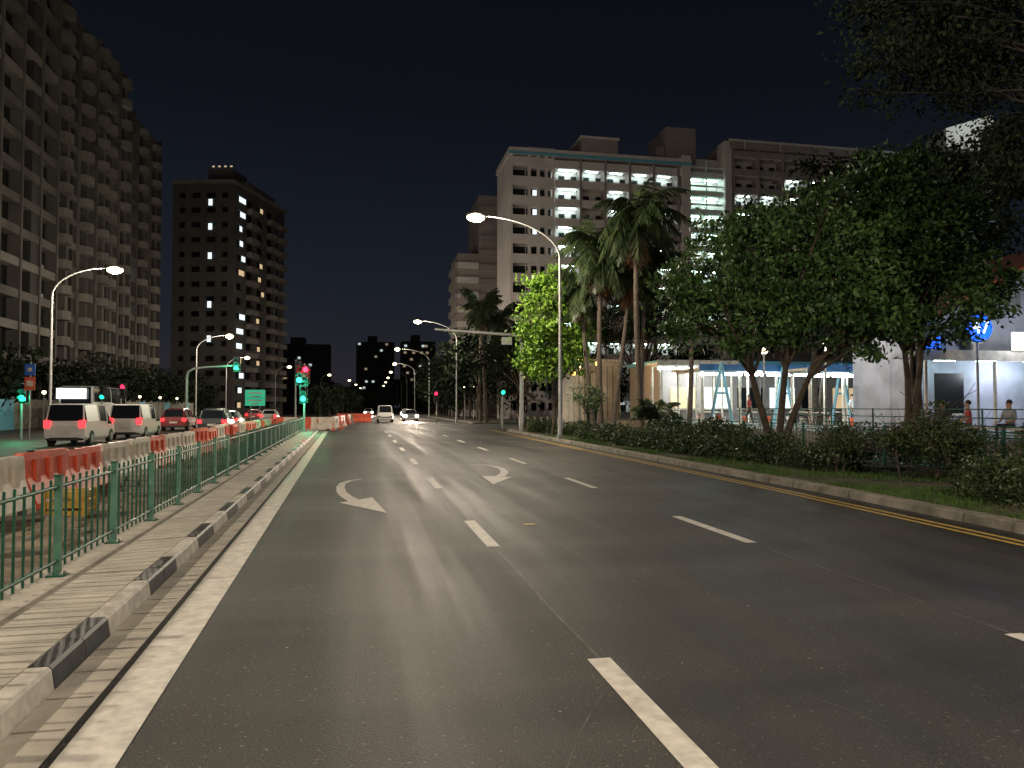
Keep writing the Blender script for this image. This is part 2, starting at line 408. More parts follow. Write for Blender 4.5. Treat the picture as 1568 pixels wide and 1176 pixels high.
V=np.zeros((n,3,3)); V[:,0]=np.stack([X-np.cos(a)*w,y-np.sin(a)*w,z-.01],1); V[:,1]=np.stack([X+np.cos(a)*w,y+np.sin(a)*w,z-.01],1)
V[:,2]=np.stack([X+rng.normal(0,.03,n),y+rng.normal(0,.03,n),z+h],1)
b=MB(); b.np_add(V.reshape(-1,3),3,BLADE); b.build('grass')

PAVE=mat('paving',(.16,.145,.13),.8,.2,1.5)
b=MB(); b.box(19,90,-8,58.6,-.02,.75,PAVE); b.build('pavement_terrace')
b=MB(); b.box(11.8,120,78,102,0.0,.12,GRASSG); b.box(11.5,11.8,78,400,0,.15,CONCD); b.build('grass_verge_far')

# ------------------------------------------------------------------ foliage
def leafquads(C,size,asp=.45,down=0.0):
    n=len(C); u=rng.normal(size=(n,3)); u[:,2]-=down; u/=np.linalg.norm(u,axis=1)[:,None]
    r=rng.normal(size=(n,3)); v=np.cross(u,r); v/=np.linalg.norm(v,axis=1)[:,None]
    a=(size*rng.uniform(.6,1.35,n))[:,None]; bb=a*asp
    return np.stack([C-u*a,C+v*bb-u*a*.1,C+u*a,C-v*bb-u*a*.1],1).reshape(-1,3)
def crown(b,ells,nsub,nper,subr,size,lm,shell=.55,down=.4,asp=.45):
    subs=[]; vol=np.array([e[1][0]*e[1][1]*e[1][2] for e in ells])**.8; vol=vol/vol.sum()
    for e,fr in zip(ells,vol):
        k=max(3,int(nsub*fr)); d=rng.normal(size=(k,3)); d/=np.linalg.norm(d,axis=1)[:,None]
        r=shell+(1-shell)*rng.uniform(0,1,k)**.7; r*=1+.28*np.sin(d[:,0]*5+e[0][0]*3)*np.cos(d[:,2]*4+d[:,1]*3+e[0][2])
        subs.append(np.array(e[0])+d*r[:,None]*np.array(e[1]))
    S=np.concatenate(subs); rad=subr*rng.uniform(.4,1.5,len(S))
    C=np.repeat(S,nper,0)+rng.normal(size=(len(S)*nper,3))*np.repeat(rad,nper)[:,None]*np.array([.6,.6,.36])
    b.np_add(leafquads(C,size,asp,down),4,lm); return S
def branch(b,p,q,r0,r1,mt,bend=.3,n=6):
    p=Vector(p);q=Vector(q);L=(q-p).length; off=Vector((random.uniform(-1,1),random.uniform(-1,1),random.uniform(-.2,.8)))*bend*L*.3
    pts=[];rs=[]
    for i in range(6):
        t=i/5; pts.append(p.lerp(q,t)+off*math.sin(math.pi*t)); rs.append(r0+(r1-r0)*t)
    b.tube(pts,rs,n,mt,cap=False); return pts
def tree(name,base,stems,ells,nsub,nper,subr,size,lm,r=.12,nb=22,shell=.5,down=.4,bark=None):
    b=MB(); bark=bark or BARK; S=crown(b,ells,nsub,nper,subr,size,lm,shell,down)
    tops=[]
    for st in stems:
        bp=(base[0]+random.uniform(-.12,.12)*(len(stems)>1),base[1]+random.uniform(-.1,.1),base[2]-.05)
        pts=branch(b,bp,st,r*(.8 if len(stems)>1 else 1.1),r*.5,bark,.25,8); tops.append(pts)
    for i in range(nb):
        s=S[rng.integers(len(S))]; best=min(tops,key=lambda t:(t[-1]-Vector(s)).length)
        p=best[-1] if random.random()<.6 else best[4]
        if s[2]<p[2]-1.5: continue
        bp=branch(b,p,s,r*.38,.012,bark,.35,5)
        for _ in range(2):
            s2=Vector(s)+Vector((random.uniform(-.8,.8),random.uniform(-.8,.8),random.uniform(-.2,.6))); branch(b,bp[3],s2,r*.13,.006,bark,.3,4)
    return b.build(name)
tree('roadside_tree',(11.2,42.7,.15),[(11.0,42.6,3.6),(11.7,43,3.9)],
     [((10.2,42.3,8.3),(1.2,1.3,1.3)),((11.2,42.6,9.4),(1.0,1.2,.8)),((12.3,42.9,8.6),(1.4,1.4,1.2)),((10.0,42.2,6.4),(1.1,1.3,1.1)),((12.7,43.0,6.6),(1.4,1.5,1.3)),((10.3,42.2,4.4),(1.3,1.5,1.1)),((12.0,43.0,4.9),(1.6,1.6,1.3)),((9.6,42.2,5.2),(.7,.9,.6)),((11.2,42.6,7.2),(1.3,1.2,1.4))],330,46,.42,.13,LEAFY,.11,26)
tree('rain_tree',(12.9,21.2,.2),[(12.0,21.5,3.4),(13.3,21.3,3.7),(14.2,21.2,3.2)],
     [((10.9,22,5.6),(1.5,1.7,1.5)),((12.0,21.7,4.6),(1.5,1.6,1.2)),((12.4,21.5,6.9),(1.5,1.6,1.4)),((13.6,21.3,5.4),(1.7,1.7,1.6)),((14.9,20.6,4.8),(1.7,1.8,1.5)),((15.4,20.5,6.7),(1.8,1.8,1.6)),((14.0,20.8,7.9),(1.3,1.4,.9)),((15.9,20.4,8.4),(1.2,1.4,1.0)),((11.3,21.9,7.4),(.9,1.0,.7)),((10.2,22.2,4.4),(.8,.9,.6))],560,52,.42,.10,LEAF,.16,40)
tree('rain_tree',(17.4,21.0,.28),[(16.9,20.6,4.2),(17.8,20.8,4.4)],
     [((16.9,20.2,6.8),(1.8,1.9,1.6)),((17.9,19.7,5.2),(1.7,1.9,1.4)),((16.3,20.1,8.6),(1.3,1.5,1.1)),((17.9,19.9,8.2),(1.2,1.4,.9)),((16.0,20.2,4.6),(1.2,1.4,1.0))],360,50,.42,.10,LEAF,.15,26)
tree('rain_tree',(15.6,9.0,.25),[(15.2,11.8,8.2),(16.4,11.9,8.6)],
     [((13.2,13.8,9.2),(2.2,1.8,.8)),((11.6,13.6,10.4),(1.9,1.6,.9)),((14.4,13.2,11.0),(2.6,2.2,1.3)),((15.0,14,7.4),(1.8,1.8,1.2)),((13.2,14.2,10.2),(2.2,1.8,1.2)),((16.0,14.2,9.0),(1.8,1.8,1.6)),((11.0,13.6,9.3),(.9,1.0,.5))],460,56,.45,.07,LEAFD,.11,26,.2,.5,mat('bark_dark',(.03,.024,.02),.95))
tree('rain_tree',(21.9,25.6,.7),[(21.4,25.4,6.2),(22.6,25.4,6.8)],[((18.6,25.2,10.0),(2.3,2.2,1.4)),((21.5,24.8,10.7),(2.4,2.2,1.2)),((24.0,24.9,10.6),(2.0,2.0,1.0)),((23.6,24.4,8.6),(2.2,1.8,1.1)),((20.6,24.6,8.6),(2.0,2.0,1.2))],440,42,.5,.11,LEAFD,.2,26)
tree('rain_tree',(27,40,.75),[(26.6,39.6,6),(27.8,40,6.5)],[((25.5,39,10),(4.2,3,3)),((29.5,38.5,10.8),(4.0,3,3)),((23.0,39,11.8),(2.4,2.4,1.6))],380,40,.7,.16,LEAFD,.3,24)
tree('rain_tree',(36,44,.75),[(35.6,43.6,6),(36.8,44,6.5)],[((34,43,11.5),(4.6,3,3.2)),((38,42,12.5),(4.0,3,3))],260,36,.8,.18,LEAFD,.3,20)
tree('rain_tree',(22.5,58,.75),[(22.3,58,4),(23,58.5,4.3)],[((21.0,58,8.6),(3.0,2.4,2.0)),((24.6,58,9.2),(3.0,2.4,2.0))],260,40,.6,.14,LEAFD,.22,18)
tree('small_tree',(11.9,38.2,.2),[(11.8,38.1,1.6)],[((11.7,38,2.4),(1.0,.9,.55)),((12.1,38,1.9),(.6,.6,.4))],50,22,.26,.07,LEAF,.05,12)
tree('roadside_tree',(13.2,60,.15),[(13.2,60,3)],[((12.6,63,6.2),(2.4,2.4,2.2)),((14.6,66,7.0),(2.6,2.4,2.4))],220,40,.6,.14,LEAFD,.16,14)
def palm(name,base,top,r,nf,L,lm,seed,dead=0):
    random.seed(seed); b=MB(); base=Vector(base);top=Vector(top)
    pts=[];rs=[]
    for i in range(14):
        t=i/13; p=base.lerp(top,t)+Vector((.15*math.sin(t*3+seed),0,0)); pts.append(p); rs.append(r*(1.25-.45*t)*(1+.05*(i%2)))
    b.tube(pts,rs,8,PBARK); top=pts[-1]
    b.tube([top,top+Vector((0,0,.7))],[r*.9,r*.3],7,lm)
    V=[];VD=[]
    for k in range(nf+dead):
        isd=k>=nf; az=2*math.pi*k*.382+random.uniform(-.2,.2); el=math.radians(random.uniform(-55,78)) if not isd else math.radians(random.uniform(-85,-65))
        d=Vector((math.cos(az)*math.cos(el),math.sin(az)*math.cos(el),math.sin(el))); l=L*random.uniform(.8,1.1)*(.65 if isd else 1)
        p=top+Vector((0,0,.45 if not isd else 0)); P=[p.copy()]
        for i in range(12):
            p=p+d*(l/12); P.append(p.copy()); d=(d+Vector((0,0,-.15 if not isd else -.05))).normalized()
        b.tube(P[::2],[.035,.03,.025,.02,.014,.008,.004][:len(P[::2])],4,lm if not isd else DEADP,cap=False)
        for i in range(2,13):
            tt=i/12; dr=(P[i]-P[i-1]).normalized(); side=dr.cross(Vector((0,0,1)))
            if side.length<.1: side=Vector((1,0,0))
            side.normalize(); ll=L*.34*math.sin(math.pi*min(1,.18+tt*.80))+.08
            for sgn in (-1,1):
                for q in range(3):
                    o=P[i-1].lerp(P[i],q/3); dd=(side*sgn*.7+dr*.65+Vector((0,0,random.uniform(-1.0,-.1)))).normalized()
                    tip=o+dd*ll*random.uniform(.8,1.1)+Vector((0,0,-ll*.2)); w=dr*.045
                    (VD if isd else V).extend([tuple(o-w),tuple(o+w),tuple((o+tip)/2+w*.9),tuple(tip),tuple((o+tip)/2-w*.9)])
    for A,m_ in ((V,lm),(VD,DEADP)):
        if A: b.np_add(np.array(A),5,m_)
    return b.build(name)
palm('palm_tree',(14.9,38.0,.2),(14.7,38,11.9),.15,38,3.4,LEAFP,3,9)
palm('palm_tree',(13.5,40.3,.2),(13.2,40.2,10.3),.14,38,3.2,LEAFP,4,8)
palm('palm_tree',(14.0,39.8,.2),(15.1,40.6,9.3),.12,30,2.9,LEAFP,5,5)
palm('palm_tree',(13.2,41.4,.2),(12.7,41.4,8.4),.12,26,2.6,LEAFP,15,4)
palm('palm_tree',(16.6,42.0,.3),(16.6,42,10.0),.13,28,2.9,LEAFP,17,5)
palm('palm_tree',(18.3,39.3,.3),(18.3,39.3,7.8),.13,20,2.3,LEAFP,6,5)
palm('palm_tree',(12.2,74,.1),(12.0,74,11.4),.17,28,3.2,LEAFP,8,3)
palm('palm_tree',(14.2,76,.1),(14.0,76,10.4),.17,26,3.2,LEAFP,9,2)
palm('palm_tree',(13.1,82,.1),(13.1,82,12.2),.17,24,3.2,LEAFP,10,2)
palm('palm_shrub',(14.2,34.5,.2),(14.2,34.5,.9),.09,18,1.5,LEAFP,12)
random.seed(21)
def hedge(name,pts,w,h,dens,size,lm):
    b=MB(); C=[]
    for p,q in zip(pts[:-1],pts[1:]):
        p=Vector(p);q=Vector(q);L=(q-p).length; n=int(L*w*h*dens); d=(q-p)/L; nn=Vector((-d.y,d.x,0))
        t=rng.uniform(-.03,1.03,n); s=rng.uniform(-1,1,n); z=rng.uniform(0.02,1,n)**.8
        bul=1+.18*np.sin(t*L*1.9+p.x)+.14*np.sin(t*L*4.3); ht=h*(.84+.16*np.sin(t*L*1.3+p.y)+.13*np.sin(t*L*3.1))
        round_=np.sqrt(np.clip(1-(z-.35)**2*1.0,0,1))
        A=np.array(p)[None]+np.array(d)[None]*(t*L)[:,None]+np.array(nn)[None]*(s*w/2*bul*round_)[:,None]; A[:,2]+=z*ht; C.append(A+rng.normal(0,.03,A.shape))
        for i in range(int(L*5)):
            tt=random.random(); o=p+d*L*tt+nn*random.uniform(-w*.3,w*.3); b.tube([o,o+Vector((random.uniform(-.15,.15),random.uniform(-.15,.15),h*.8))],[.012,.005],4,BARK,cap=False)
    C=np.concatenate(C); C[:,2]=np.maximum(C[:,2],.17); b.np_add(leafquads(C,size,.5,-.2),4,lm); b.build(name)
hedge('hedge',[(11.0,11.6,.14),(10.9,9.4,.14),(11.0,7.0,.14)],1.3,.86,1400,.042,LEAFH)
hedge('hedge',[(11.9,16.4,.16),(11.35,20.5,.16),(11.1,25,.15),(11.2,31,.15),(11.6,38,.15)],1.2,.85,1000,.052,LEAFH)
hedge('hedge',[(11.9,40.0,.15),(11.5,46,.15),(11.7,51,.15)],1.3,.8,600,.07,LEAFH)
hedge('hedge',[(13.2,24.0,.2),(13.6,33,.2)],1.2,1.1,700,.06,LEAFH)
hedge('hedge',[(14.6,15.0,.2),(14.8,19.5,.2)],1.0,1.0,700,.055,LEAFH)
for (px,py,hh) in [(11.9,14.6,1.35),(12.5,14.2,1.7),(11.4,16.0,1.0),(12.9,12.0,1.3),(12.6,17.8,1.2),(12.2,13.4,1.3)]:
    tree('shrub',(px,py,.16),[(px-.1,py,hh*.5),(px+.25,py+.1,hh*.55)],[((px,py,hh*.72+.1),(.62,.6,hh*.36)),((px+.4,py+.2,hh*.6+.1),(.45,.5,hh*.28))],90,26,.17,.042,LEAFH,.03,20,.2,.2)

# right railing
b=MB(); yy=8.0; ps=[]
while yy<34: ps.append(yy); yy+=1.9
for i,y in enumerate(ps):
    x=13.6+.01*y; z0=.22; b.box(x-.03,x+.03,y-.03,y+.03,z0-.1,z0+1.08,GREENF)
    if i<len(ps)-1:
        y2=ps[i+1]
        for z in (z0+.12,z0+.9,z0+1.02): b.tube([(x,y,z),(13.6+.01*y2,y2,z)],.02,6,GREENF)
        for j in range(1,11): yj=y+(y2-y)*j/11; b.tube([(x,yj,z0+.12),(x,yj,z0+.9)],.011,5,GREENF)
b.build('railing_fence')
b=MB(); 
for i in range(12): y=7+i*2.5; b.tube([(18.8,y,.3),(18.8,y,1.75)],.03,6,GREENF)
for z in (.95,1.2,1.45,1.72): b.tube([(18.8,7,z),(18.8,34.5,z)],.022,6,GREENF)
b.build('handrail')

# ------------------------------------------------------------------ street lamps
LC=(1,.86,.68)
def street_lamp(px,py,hx,hz,power,far=False,col=LC):
    e=empty('street_lamp'); b=MB(); sgn=1 if hx>px else -1; dx=abs(hx-px)
    b.tube([(px,py,.0),(px,py,1.2),(px,py,1.25),(px,py,hz*.83)],[.13,.13,.095,.07],10,GALV)
    pts=[]; z0=hz*.83
    for i in range(11):
        t=i/10; a=t*math.pi/2; pts.append((px+sgn*dx*.93*(1-math.cos(a)),py,z0+(hz+.12-z0)*math.sin(a)))
    b.tube(pts,[.065-.02*i/10 for i in range(11)],8,GALV)
    b.box(px-.14,px+.14,py-.14,py+.14,0,.35,GALV)
    b.prism([(hx-sgn*.5,py-.09),(hx-sgn*.3,py-.18),(hx+sgn*.38,py-.16),(hx+sgn*.46,py),(hx+sgn*.38,py+.16),(hx-sgn*.3,py+.18),(hx-sgn*.5,py+.09)],hz+.08,hz+.18,GALV)
    b.build('pole',e)
    l=MB(); l.ball((hx,py,hz),(.47,.30,.22) if not far else (.46,.38,.28),LAMP if not far else LAMPF,14,8); l.build('lens',e)
    if power: plight('lamp_light',(hx,py,hz-.40),power,col,.16,e)
PW=5200
street_lamp(9.8,-6.5,5.6,11.4,PW*1.6)
street_lamp(10.0,36.8,5.58,11.4,PW*1.05)
street_lamp(10.4,82.7,6.0,11.3,PW)
street_lamp(10.9,123,5.6,11.3,PW,True)
street_lamp(-17.9,6.0,-13.8,10,PW*1.2)
street_lamp(-18.0,47.9,-14.6,10,PW*.9)
street_lamp(-18.8,90.5,-15.2,10,PW,True)
street_lamp(-22.3,130,-19.0,10,PW*.8,True)
street_lamp(-17.5,158,-14.8,10,0,True)
street_lamp(-10.5,196,-8.4,10,0,True)
for k,y in enumerate([165,205,245,290,340,400]): street_lamp(11.4+k*.6,y,7+k*.6,11.3,4000 if k<1 else 0,True)
for k,y in enumerate([235,280,330,390]): street_lamp(-7+k*1.6,y,-4+k*1.6,10,0,True)

# ------------------------------------------------------------------ traffic signals
def sighead(b,x,y,z,lit):
    b.box(x-.17,x+.17,y-.12,y+.12,z-.5,z+.5,BLACK); b.box(x-.27,x+.27,y+.125,y+.14,z-.62,z+.62,BLACK)
    for k,(dz,nm) in enumerate(((.32,'r'),(0,'a'),(-.32,'g'))):
        yy=y-.125; on=nm in lit; mt={'r':RED,'a':ORNG,'g':GREEN}[nm] if on else GLASSD
        b.tube([(x,yy+.02,z+dz),(x,yy-.012,z+dz)],.17 if on else .11,14,mt)
        pts=[(x+.18*math.cos(a),yy,z+dz+.18*math.sin(a)) for a in [math.pi*i/8 for i in range(9)]]
        for p,q in zip(pts[:-1],pts[1:]): b.quad(p,q,(q[0],q[1]-.2,q[2]-.02),(p[0],p[1]-.2,p[2]-.02),BLACK)
def signal(x,y,heads,h,name='traffic_light',power=90):
    e=empty(name); b=MB(); b.tube([(x,y,0),(x,y,h)],[.07,.055],8,GALV)
    for (hx,hz,lit) in heads:
        sighead(b,hx,y-.2,hz,lit)
        if abs(hx-x)>.1: b.tube([(x,y,hz),(hx,y,hz)],.03,6,GALV)
        if power:
            for l in lit: plight('signal_glow',(hx,y-.75,hz+(.32 if l=='r' else -.32)),power,(1,.02,.03) if l=='r' else (.03,1,.45),.1,e)
    b.build('signal',e)
signal(-3.7,49.7,[(-3.62,3.9,'r'),(-4.0,3.85,'g'),(-3.75,2.65,'g')],4.6,power=260)
signal(-18.3,45.0,[(-18.15,2.6,'g')],3.2,power=150)
signal(-19.2,65,[(-19.0,3.1,'r')],3.6,power=0)
signal(-20.3,64,[(-20.2,2.9,'g')],3.4,power=0)
signal(7.9,80,[(7.8,2.9,'r')],3.6,power=0)
signal(11.2,59.2,[(11.2,3.3,'g')],3.9,power=0)
signal(-5.3,62,[(-5.1,4.9,'g')],5.6,power=0)
e=empty('traffic_light'); b=MB(); b.tube([(-14.0,64,0),(-14,64,4.2)],[.13,.11],8,GALV)
b.tube([(-14.0,64,4.2),(-13.9,64,4.65),(-13.5,64,4.9),(-12.5,64,5.05),(-10.2,64,5.2)],[.11,.1,.1,.09,.07],8,GALV); sighead(b,-10.15,63.8,5.3,'g'); b.build('signal_mast',e); plight('signal_glow',(-10.15,63.1,5.0),250,(.03,1,.45),.1,e)
b=MB(); b.tube([(10.6,49,.1),(10.6,49,6.3)],[.15,.12],10,GALV); b.tube([(10.6,49,6.2),(10.45,49,6.55),(10.0,49,6.68),(4.7,49,6.95)],[.12,.12,.12,.08],10,GALV)
b.box(9.2,9.9,48.85,48.88,6.0,6.5,GALV); b.build('gantry_pole')

# signs
b=MB(); GSE=emis('sign_green_lit',(.03,.55,.30),.55)
b.tube([(-10.3,73,0),(-10.3,73,3.4)],.05,8,GALV); b.tube([(-9.5,73,0),(-9.5,73,3.4)],.05,8,GALV)
b.box(-10.8,-9.0,72.9,72.95,1.9,3.4,GSE)
for z,w in ((3.1,1.2),(2.75,.8),(2.4,1.3),(2.1,.6)): b.box(-9.9-w/2,-9.9+w/2,72.88,72.895,z-.05,z+.06,BWHITE)
b.build('direction_sign')
b=MB(); b.tube([(-17.5,44,0),(-17.5,44,4.2)],.04,8,GALV); b.box(-17.75,-17.25,43.93,43.96,3.5,4.1,mat('sign_blue',(.03,.12,.5),.4)); b.box(-17.75,-17.25,43.93,43.96,2.7,3.4,ORANGE); b.box(-17.65,-17.35,43.91,43.93,2.9,3.2,BWHITE)
b.box(-17.6,-17.4,43.91,43.93,3.7,3.9,BWHITE); b.build('traffic_sign')

# ------------------------------------------------------------------ vehicles
def vehicle(name,x,y,ang,kind,paint,rear=True,front=False,power=0):
    e=empty(name); b=MB(); M=Matrix.Translation((x,y,0))@Matrix.Rotation(ang,4,'Z'); b.M=M
    if kind=='car':
        L,W,H=4.5,.88,1.48
        st=[(-2.25,.38,.62,.70,.78,.72),(-2.2,.28,.9,.98,.84,.72),(-1.85,.25,.93,1.03,W,.72),(-1.25,.22,.95,H-.06,W,.58),(-.6,.22,.93,H,W,.60),(.3,.22,.9,H-.04,W,.60),(1.1,.22,.86,.98,W,.74),(1.95,.25,.72,.82,.85,.7),(2.22,.32,.55,.62,.72,.62)]
        sg=[0,0,1,1,1,1,0,0]; tg=[0,0,1,0,0,1,0,0]
    elif kind=='suv':
        L,W,H=4.5,.9,1.68
        st=[(-2.25,.4,.66,.76,.8,.74),(-2.2,.3,.95,1.05,.87,.78),(-1.95,.28,1.0,H-.1,W,.68),(-1.3,.25,1.02,H,W,.66),(-.4,.25,1.0,H,W,.66),(.5,.25,.97,H-.06,W,.65),(1.2,.25,.95,1.08,W,.78),(2.0,.3,.85,.95,.86,.72),(2.25,.36,.6,.7,.76,.66)]
        sg=[0,1,1,1,1,1,0,0]; tg=[0,1,0,0,0,1,0,0]
    elif kind=='van':
        L,W,H=4.7,.88,1.95
        st=[(-2.35,.36,.8,.9,.84,.80),(-2.3,.3,1.05,1.15,.87,.82),(-2.12,.26,1.1,H-.06,W,.75),(-1.7,.25,1.12,H,W,.74),(-.3,.25,1.12,H,W,.74),(.9,.25,1.08,H-.05,W,.74),(1.75,.25,1.0,1.15,W,.78),(2.2,.3,.85,.98,.85,.76),(2.36,.36,.6,.7,.8,.72)]
        sg=[0,1,0,0,1,1,0,0]; tg=[0,1,0,0,0,1,0,0]
    else:
        L,W,H=11,1.25,3.5
        st=[(-5.5,.4,1.2,1.3,1.2,1.18),(-5.45,.35,1.4,1.5,1.24,1.2),(-5.4,.35,2.2,H-.1,1.25,1.16),(-5.1,.35,2.2,H,1.25,1.14),(0,.35,2.2,H,1.25,1.14),(5,.35,1.6,H,1.25,1.14),(5.3,.35,1.3,H-.1,1.24,1.15),(5.5,.4,1.1,1.2,1.2,1.15)]
        sg=[0,0,1,1,1,1,0]; tg=[0,1,0,0,0,0,1]
    rings=[]
    for (yy,zb,zbelt,ztp,hw,hwt) in st:
        rings.append([(hw*.9,zb),(hw,zb+.12),(hw,(zb+zbelt)/2),(hw*.985,zbelt),(hwt,ztp-.05),(hwt-.08,ztp),(-hwt+.08,ztp),(-hwt,ztp-.05),(-hw*.985,zbelt),(-hw,(zb+zbelt)/2),(-hw,zb+.12),(-hw*.9,zb)])
    n=12
    for i in range(len(st)-1):
        y0,y1=st[i][0],st[i+1][0]
        for j in range(n):
            k=(j+1)%n; A=[(rings[i][j][0],y0,rings[i][j][1]),(rings[i][k][0],y0,rings[i][k][1]),(rings[i+1][k][0],y1,rings[i+1][k][1]),(rings[i+1][j][0],y1,rings[i+1][j][1])]
            mt=paint
            if j in (3,7) and sg[i]: mt=GLASSD
            if j==5 and tg[i]: mt=GLASSD
            if j==n-1: mt=BLACK
            b.add(A,[(0,1,2,3)],mt,False)
    b.add([(p[0],st[0][0],p[1]) for p in rings[0]],[tuple(range(n))],paint); b.add([(p[0],st[-1][0],p[1]) for p in rings[-1]],[tuple(range(n))[::-1]],paint)
    yr=st[0][0]; yf=st[-1][0]
    for i in range(2,len(st)-2):
        if sg[i]:
            for s_ in (-1,1): b.tube([(s_*(st[i][4]*.985+.004),st[i][0],st[i][2]),(s_*(st[i][5]+.004),st[i][0],st[i][3]-.05)],.03,5,paint)
    R_=.33 if kind!='bus' else .5; ax=(L/2-.85) if kind!='bus' else 3.4
    for yy in (-ax,ax):
        for s_ in (-1,1):
            b.tube([(s_*(W-.18),yy,R_),(s_*(W+.02),yy,R_)],R_,18,RUBBER); b.tube([(s_*(W+.02),yy,R_),(s_*(W+.035),yy,R_)],R_*.6,12,GALV)
            b.tube([(s_*(W+.004),yy,R_),(s_*(W+.012),yy,R_)],R_*1.13,18,BLACK)
    b.box(-W*.88,W*.88,yr-.06,yr+.05,.36,.55,paint); b.box(-W*.7,W*.7,yr-.065,yr-.05,.26,.40,BLACK)
    b.box(-.26,.26,yr-.08,yr-.06,.58,.70,BWHITE)
    b.box(-W*.85,W*.85,yf-.06,yf+.06,.34,.52,paint); b.box(-.5,.5,yf+.0,yf+.03,.54,.62,BLACK)
    for s_ in (-1,1):
        zt_=.88 if kind in('car','suv') else 1.0
        b.box(s_*(W-.28),s_*(W-.03),yr-.03,yr+.16,zt_-.15,zt_+.07 if kind!='van' else zt_+.18,TAIL if rear else BLACK)
        if front: b.ball((s_*(W-.2),yf-.02,.68),(.21,.08,.17),HEAD,12,8)
        else: b.box(s_*(W-.34),s_*(W-.08),yf-.16,yf+.02,.60,.74,GLASSD)
        b.box(s_*W,s_*(W+.16),.95,1.05,.95,1.1,BLACK)
    b.build('body',e)
    if front:
        for s_ in (-.6,.6):
            p=M@Vector((s_,yf+.14,.68)); t=M@Vector((s_*1.3,yf+30,.25)); slight('headlight_beam',p,t,power or 5000,60,(1,.76,.58),e)
PWH=mat('car_paint_white',(.62,.61,.58),.3,spec=.6); PDK=mat('car_paint_dark',(.03,.03,.035),.25,spec=.7); PSL=mat('car_paint_silver',(.35,.36,.37),.3,metal=.6); PRD=mat('car_paint_red',(.2,.03,.03),.3)
vehicle('van',-13.4,39.5,.03,'van',PWH,True)
vehicle('van',-12.9,46.5,.03,'van',PWH,True)
vehicle('car',-9.6,53.0,.02,'suv',PDK,True)
vehicle('car',-13.8,61.0,.02,'suv',PRD,True)
vehicle('car',-10.4,62.5,.02,'car',PSL,True)
vehicle('car',-9.8,84,.02,'car',PWH,True)
vehicle('car',-12.9,95,.02,'car',PRD,True)
vehicle('bus',-23.0,71,.05,'bus',PWH,True)
b=MB(); b.box(-24.1,-21.9,65.33,65.36,2.45,3.3,WSIGN); b.build('bus_sign_light')
vehicle('van',2.6,88,math.pi,'van',PWH,False,False)
vehicle('car',5.8,92,math.pi,'car',PSL,False,True,4000)
vehicle('car',6.9,118,math.pi,'car',PWH,False,True,3000)
vehicle('car',1.2,150,math.pi,'car',PWH,False,True,2500)

# ------------------------------------------------------------------ buildings
e=empty('apartment_tower'); b=MB(); fh=3.1
def facade(x,y0,y1,nf,bays,wall,pier=.5,recess=.9,proj=None,sp=.85):
    H=nf*fh+1.2
    b.box(x-14,x-recess,y0,y1,0,H,GLASSB)
    bw=(y1-y0)/bays
    for k in range(nf+1):
        z=k*fh; b.box(x-recess+.002,x,y0+.01,y1-.01,z,z+sp,wall if random.random()<.8 else WALL_AL)
    for i in range(bays+1):
        yc=min(max(y0+i*bw,y0+pier/2),y1-pier/2); b.box(x-recess+.004,x+.12,yc-pier/2,yc+pier/2,0,H,wall)
    for i in range(bays):
        yc=y0+(i+.5)*bw; b.box(x-recess+.003,x-recess+.1,yc-.06,yc+.06,0,H-.01,wall)
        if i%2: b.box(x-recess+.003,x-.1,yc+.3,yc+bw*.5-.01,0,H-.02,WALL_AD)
        for k in range(nf):
            q=random.random()
            if q<.18: b.box(x-recess+.003,x-recess+.05,yc-bw*.4,yc-.1,k*fh+sp,k*fh+sp+random.uniform(.6,1.9),WALL_AL)
            if q>.8: b.box(x-recess+.11,x-recess+.5,yc-.5,yc+.4,k*fh+sp+.02,k*fh+sp+.6,GALV)
    b.box(x-14,x+.2,y0-.02,y1+.02,H,H+.7,wall)
    for i in range(bays):
        if proj and proj(i):
            yc=y0+(i+.5)*bw; w=bw*.40
            for k in range(1,nf+1):
                z=k*fh; a=[(x+.01,yc-w),(x+.75,yc-w*.8),(x+1.15,yc-w*.35),(x+1.15,yc+w*.35),(x+.75,yc+w*.8),(x+.01,yc+w)]
                b.prism(a,z-.12,z+.95,WALL_AL)
facade(-33.0,58,89,24,7,WALL_A,.35,1.1)
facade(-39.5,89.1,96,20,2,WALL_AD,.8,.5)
facade(-36,96.2,107,16,3,WALL_A,.9,1.2,lambda i:i in(0,2))
facade(-35.2,107.2,119.8,16,4,WALL_A,.8,1.2,lambda i:i in (0,1,3))
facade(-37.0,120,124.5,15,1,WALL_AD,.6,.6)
facade(-36,124.7,140,15,4,WALL_A,.7,1.2,lambda i:i in(1,3))
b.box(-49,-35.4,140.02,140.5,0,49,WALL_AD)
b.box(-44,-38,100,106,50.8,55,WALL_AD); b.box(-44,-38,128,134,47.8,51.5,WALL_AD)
b.build('structure',e)
b=MB()
for k in range(16):
    y=random.choice([127.5,131.5,135,138.5,111,117.5]); z=fh*random.randint(1,14)+1.0
    xg=-37.18 if y>124 else -36.38
    b.box(xg,xg+.02,y-.5,y+.5,z,z+1.3,random.choice([WARMW,COOLW]))
b.build('lit_windows',e)
e=empty('apartment_tower'); b=MB()
p1=Vector((-26,158));p2=Vector((-18.4,180));p0=Vector((-38.3,161))
H=47.5
b.prism([(-37.3,161.9),(-26.6,159.2),(-19.6,179.8),(-30,183)],0,H-1,GLASSB)
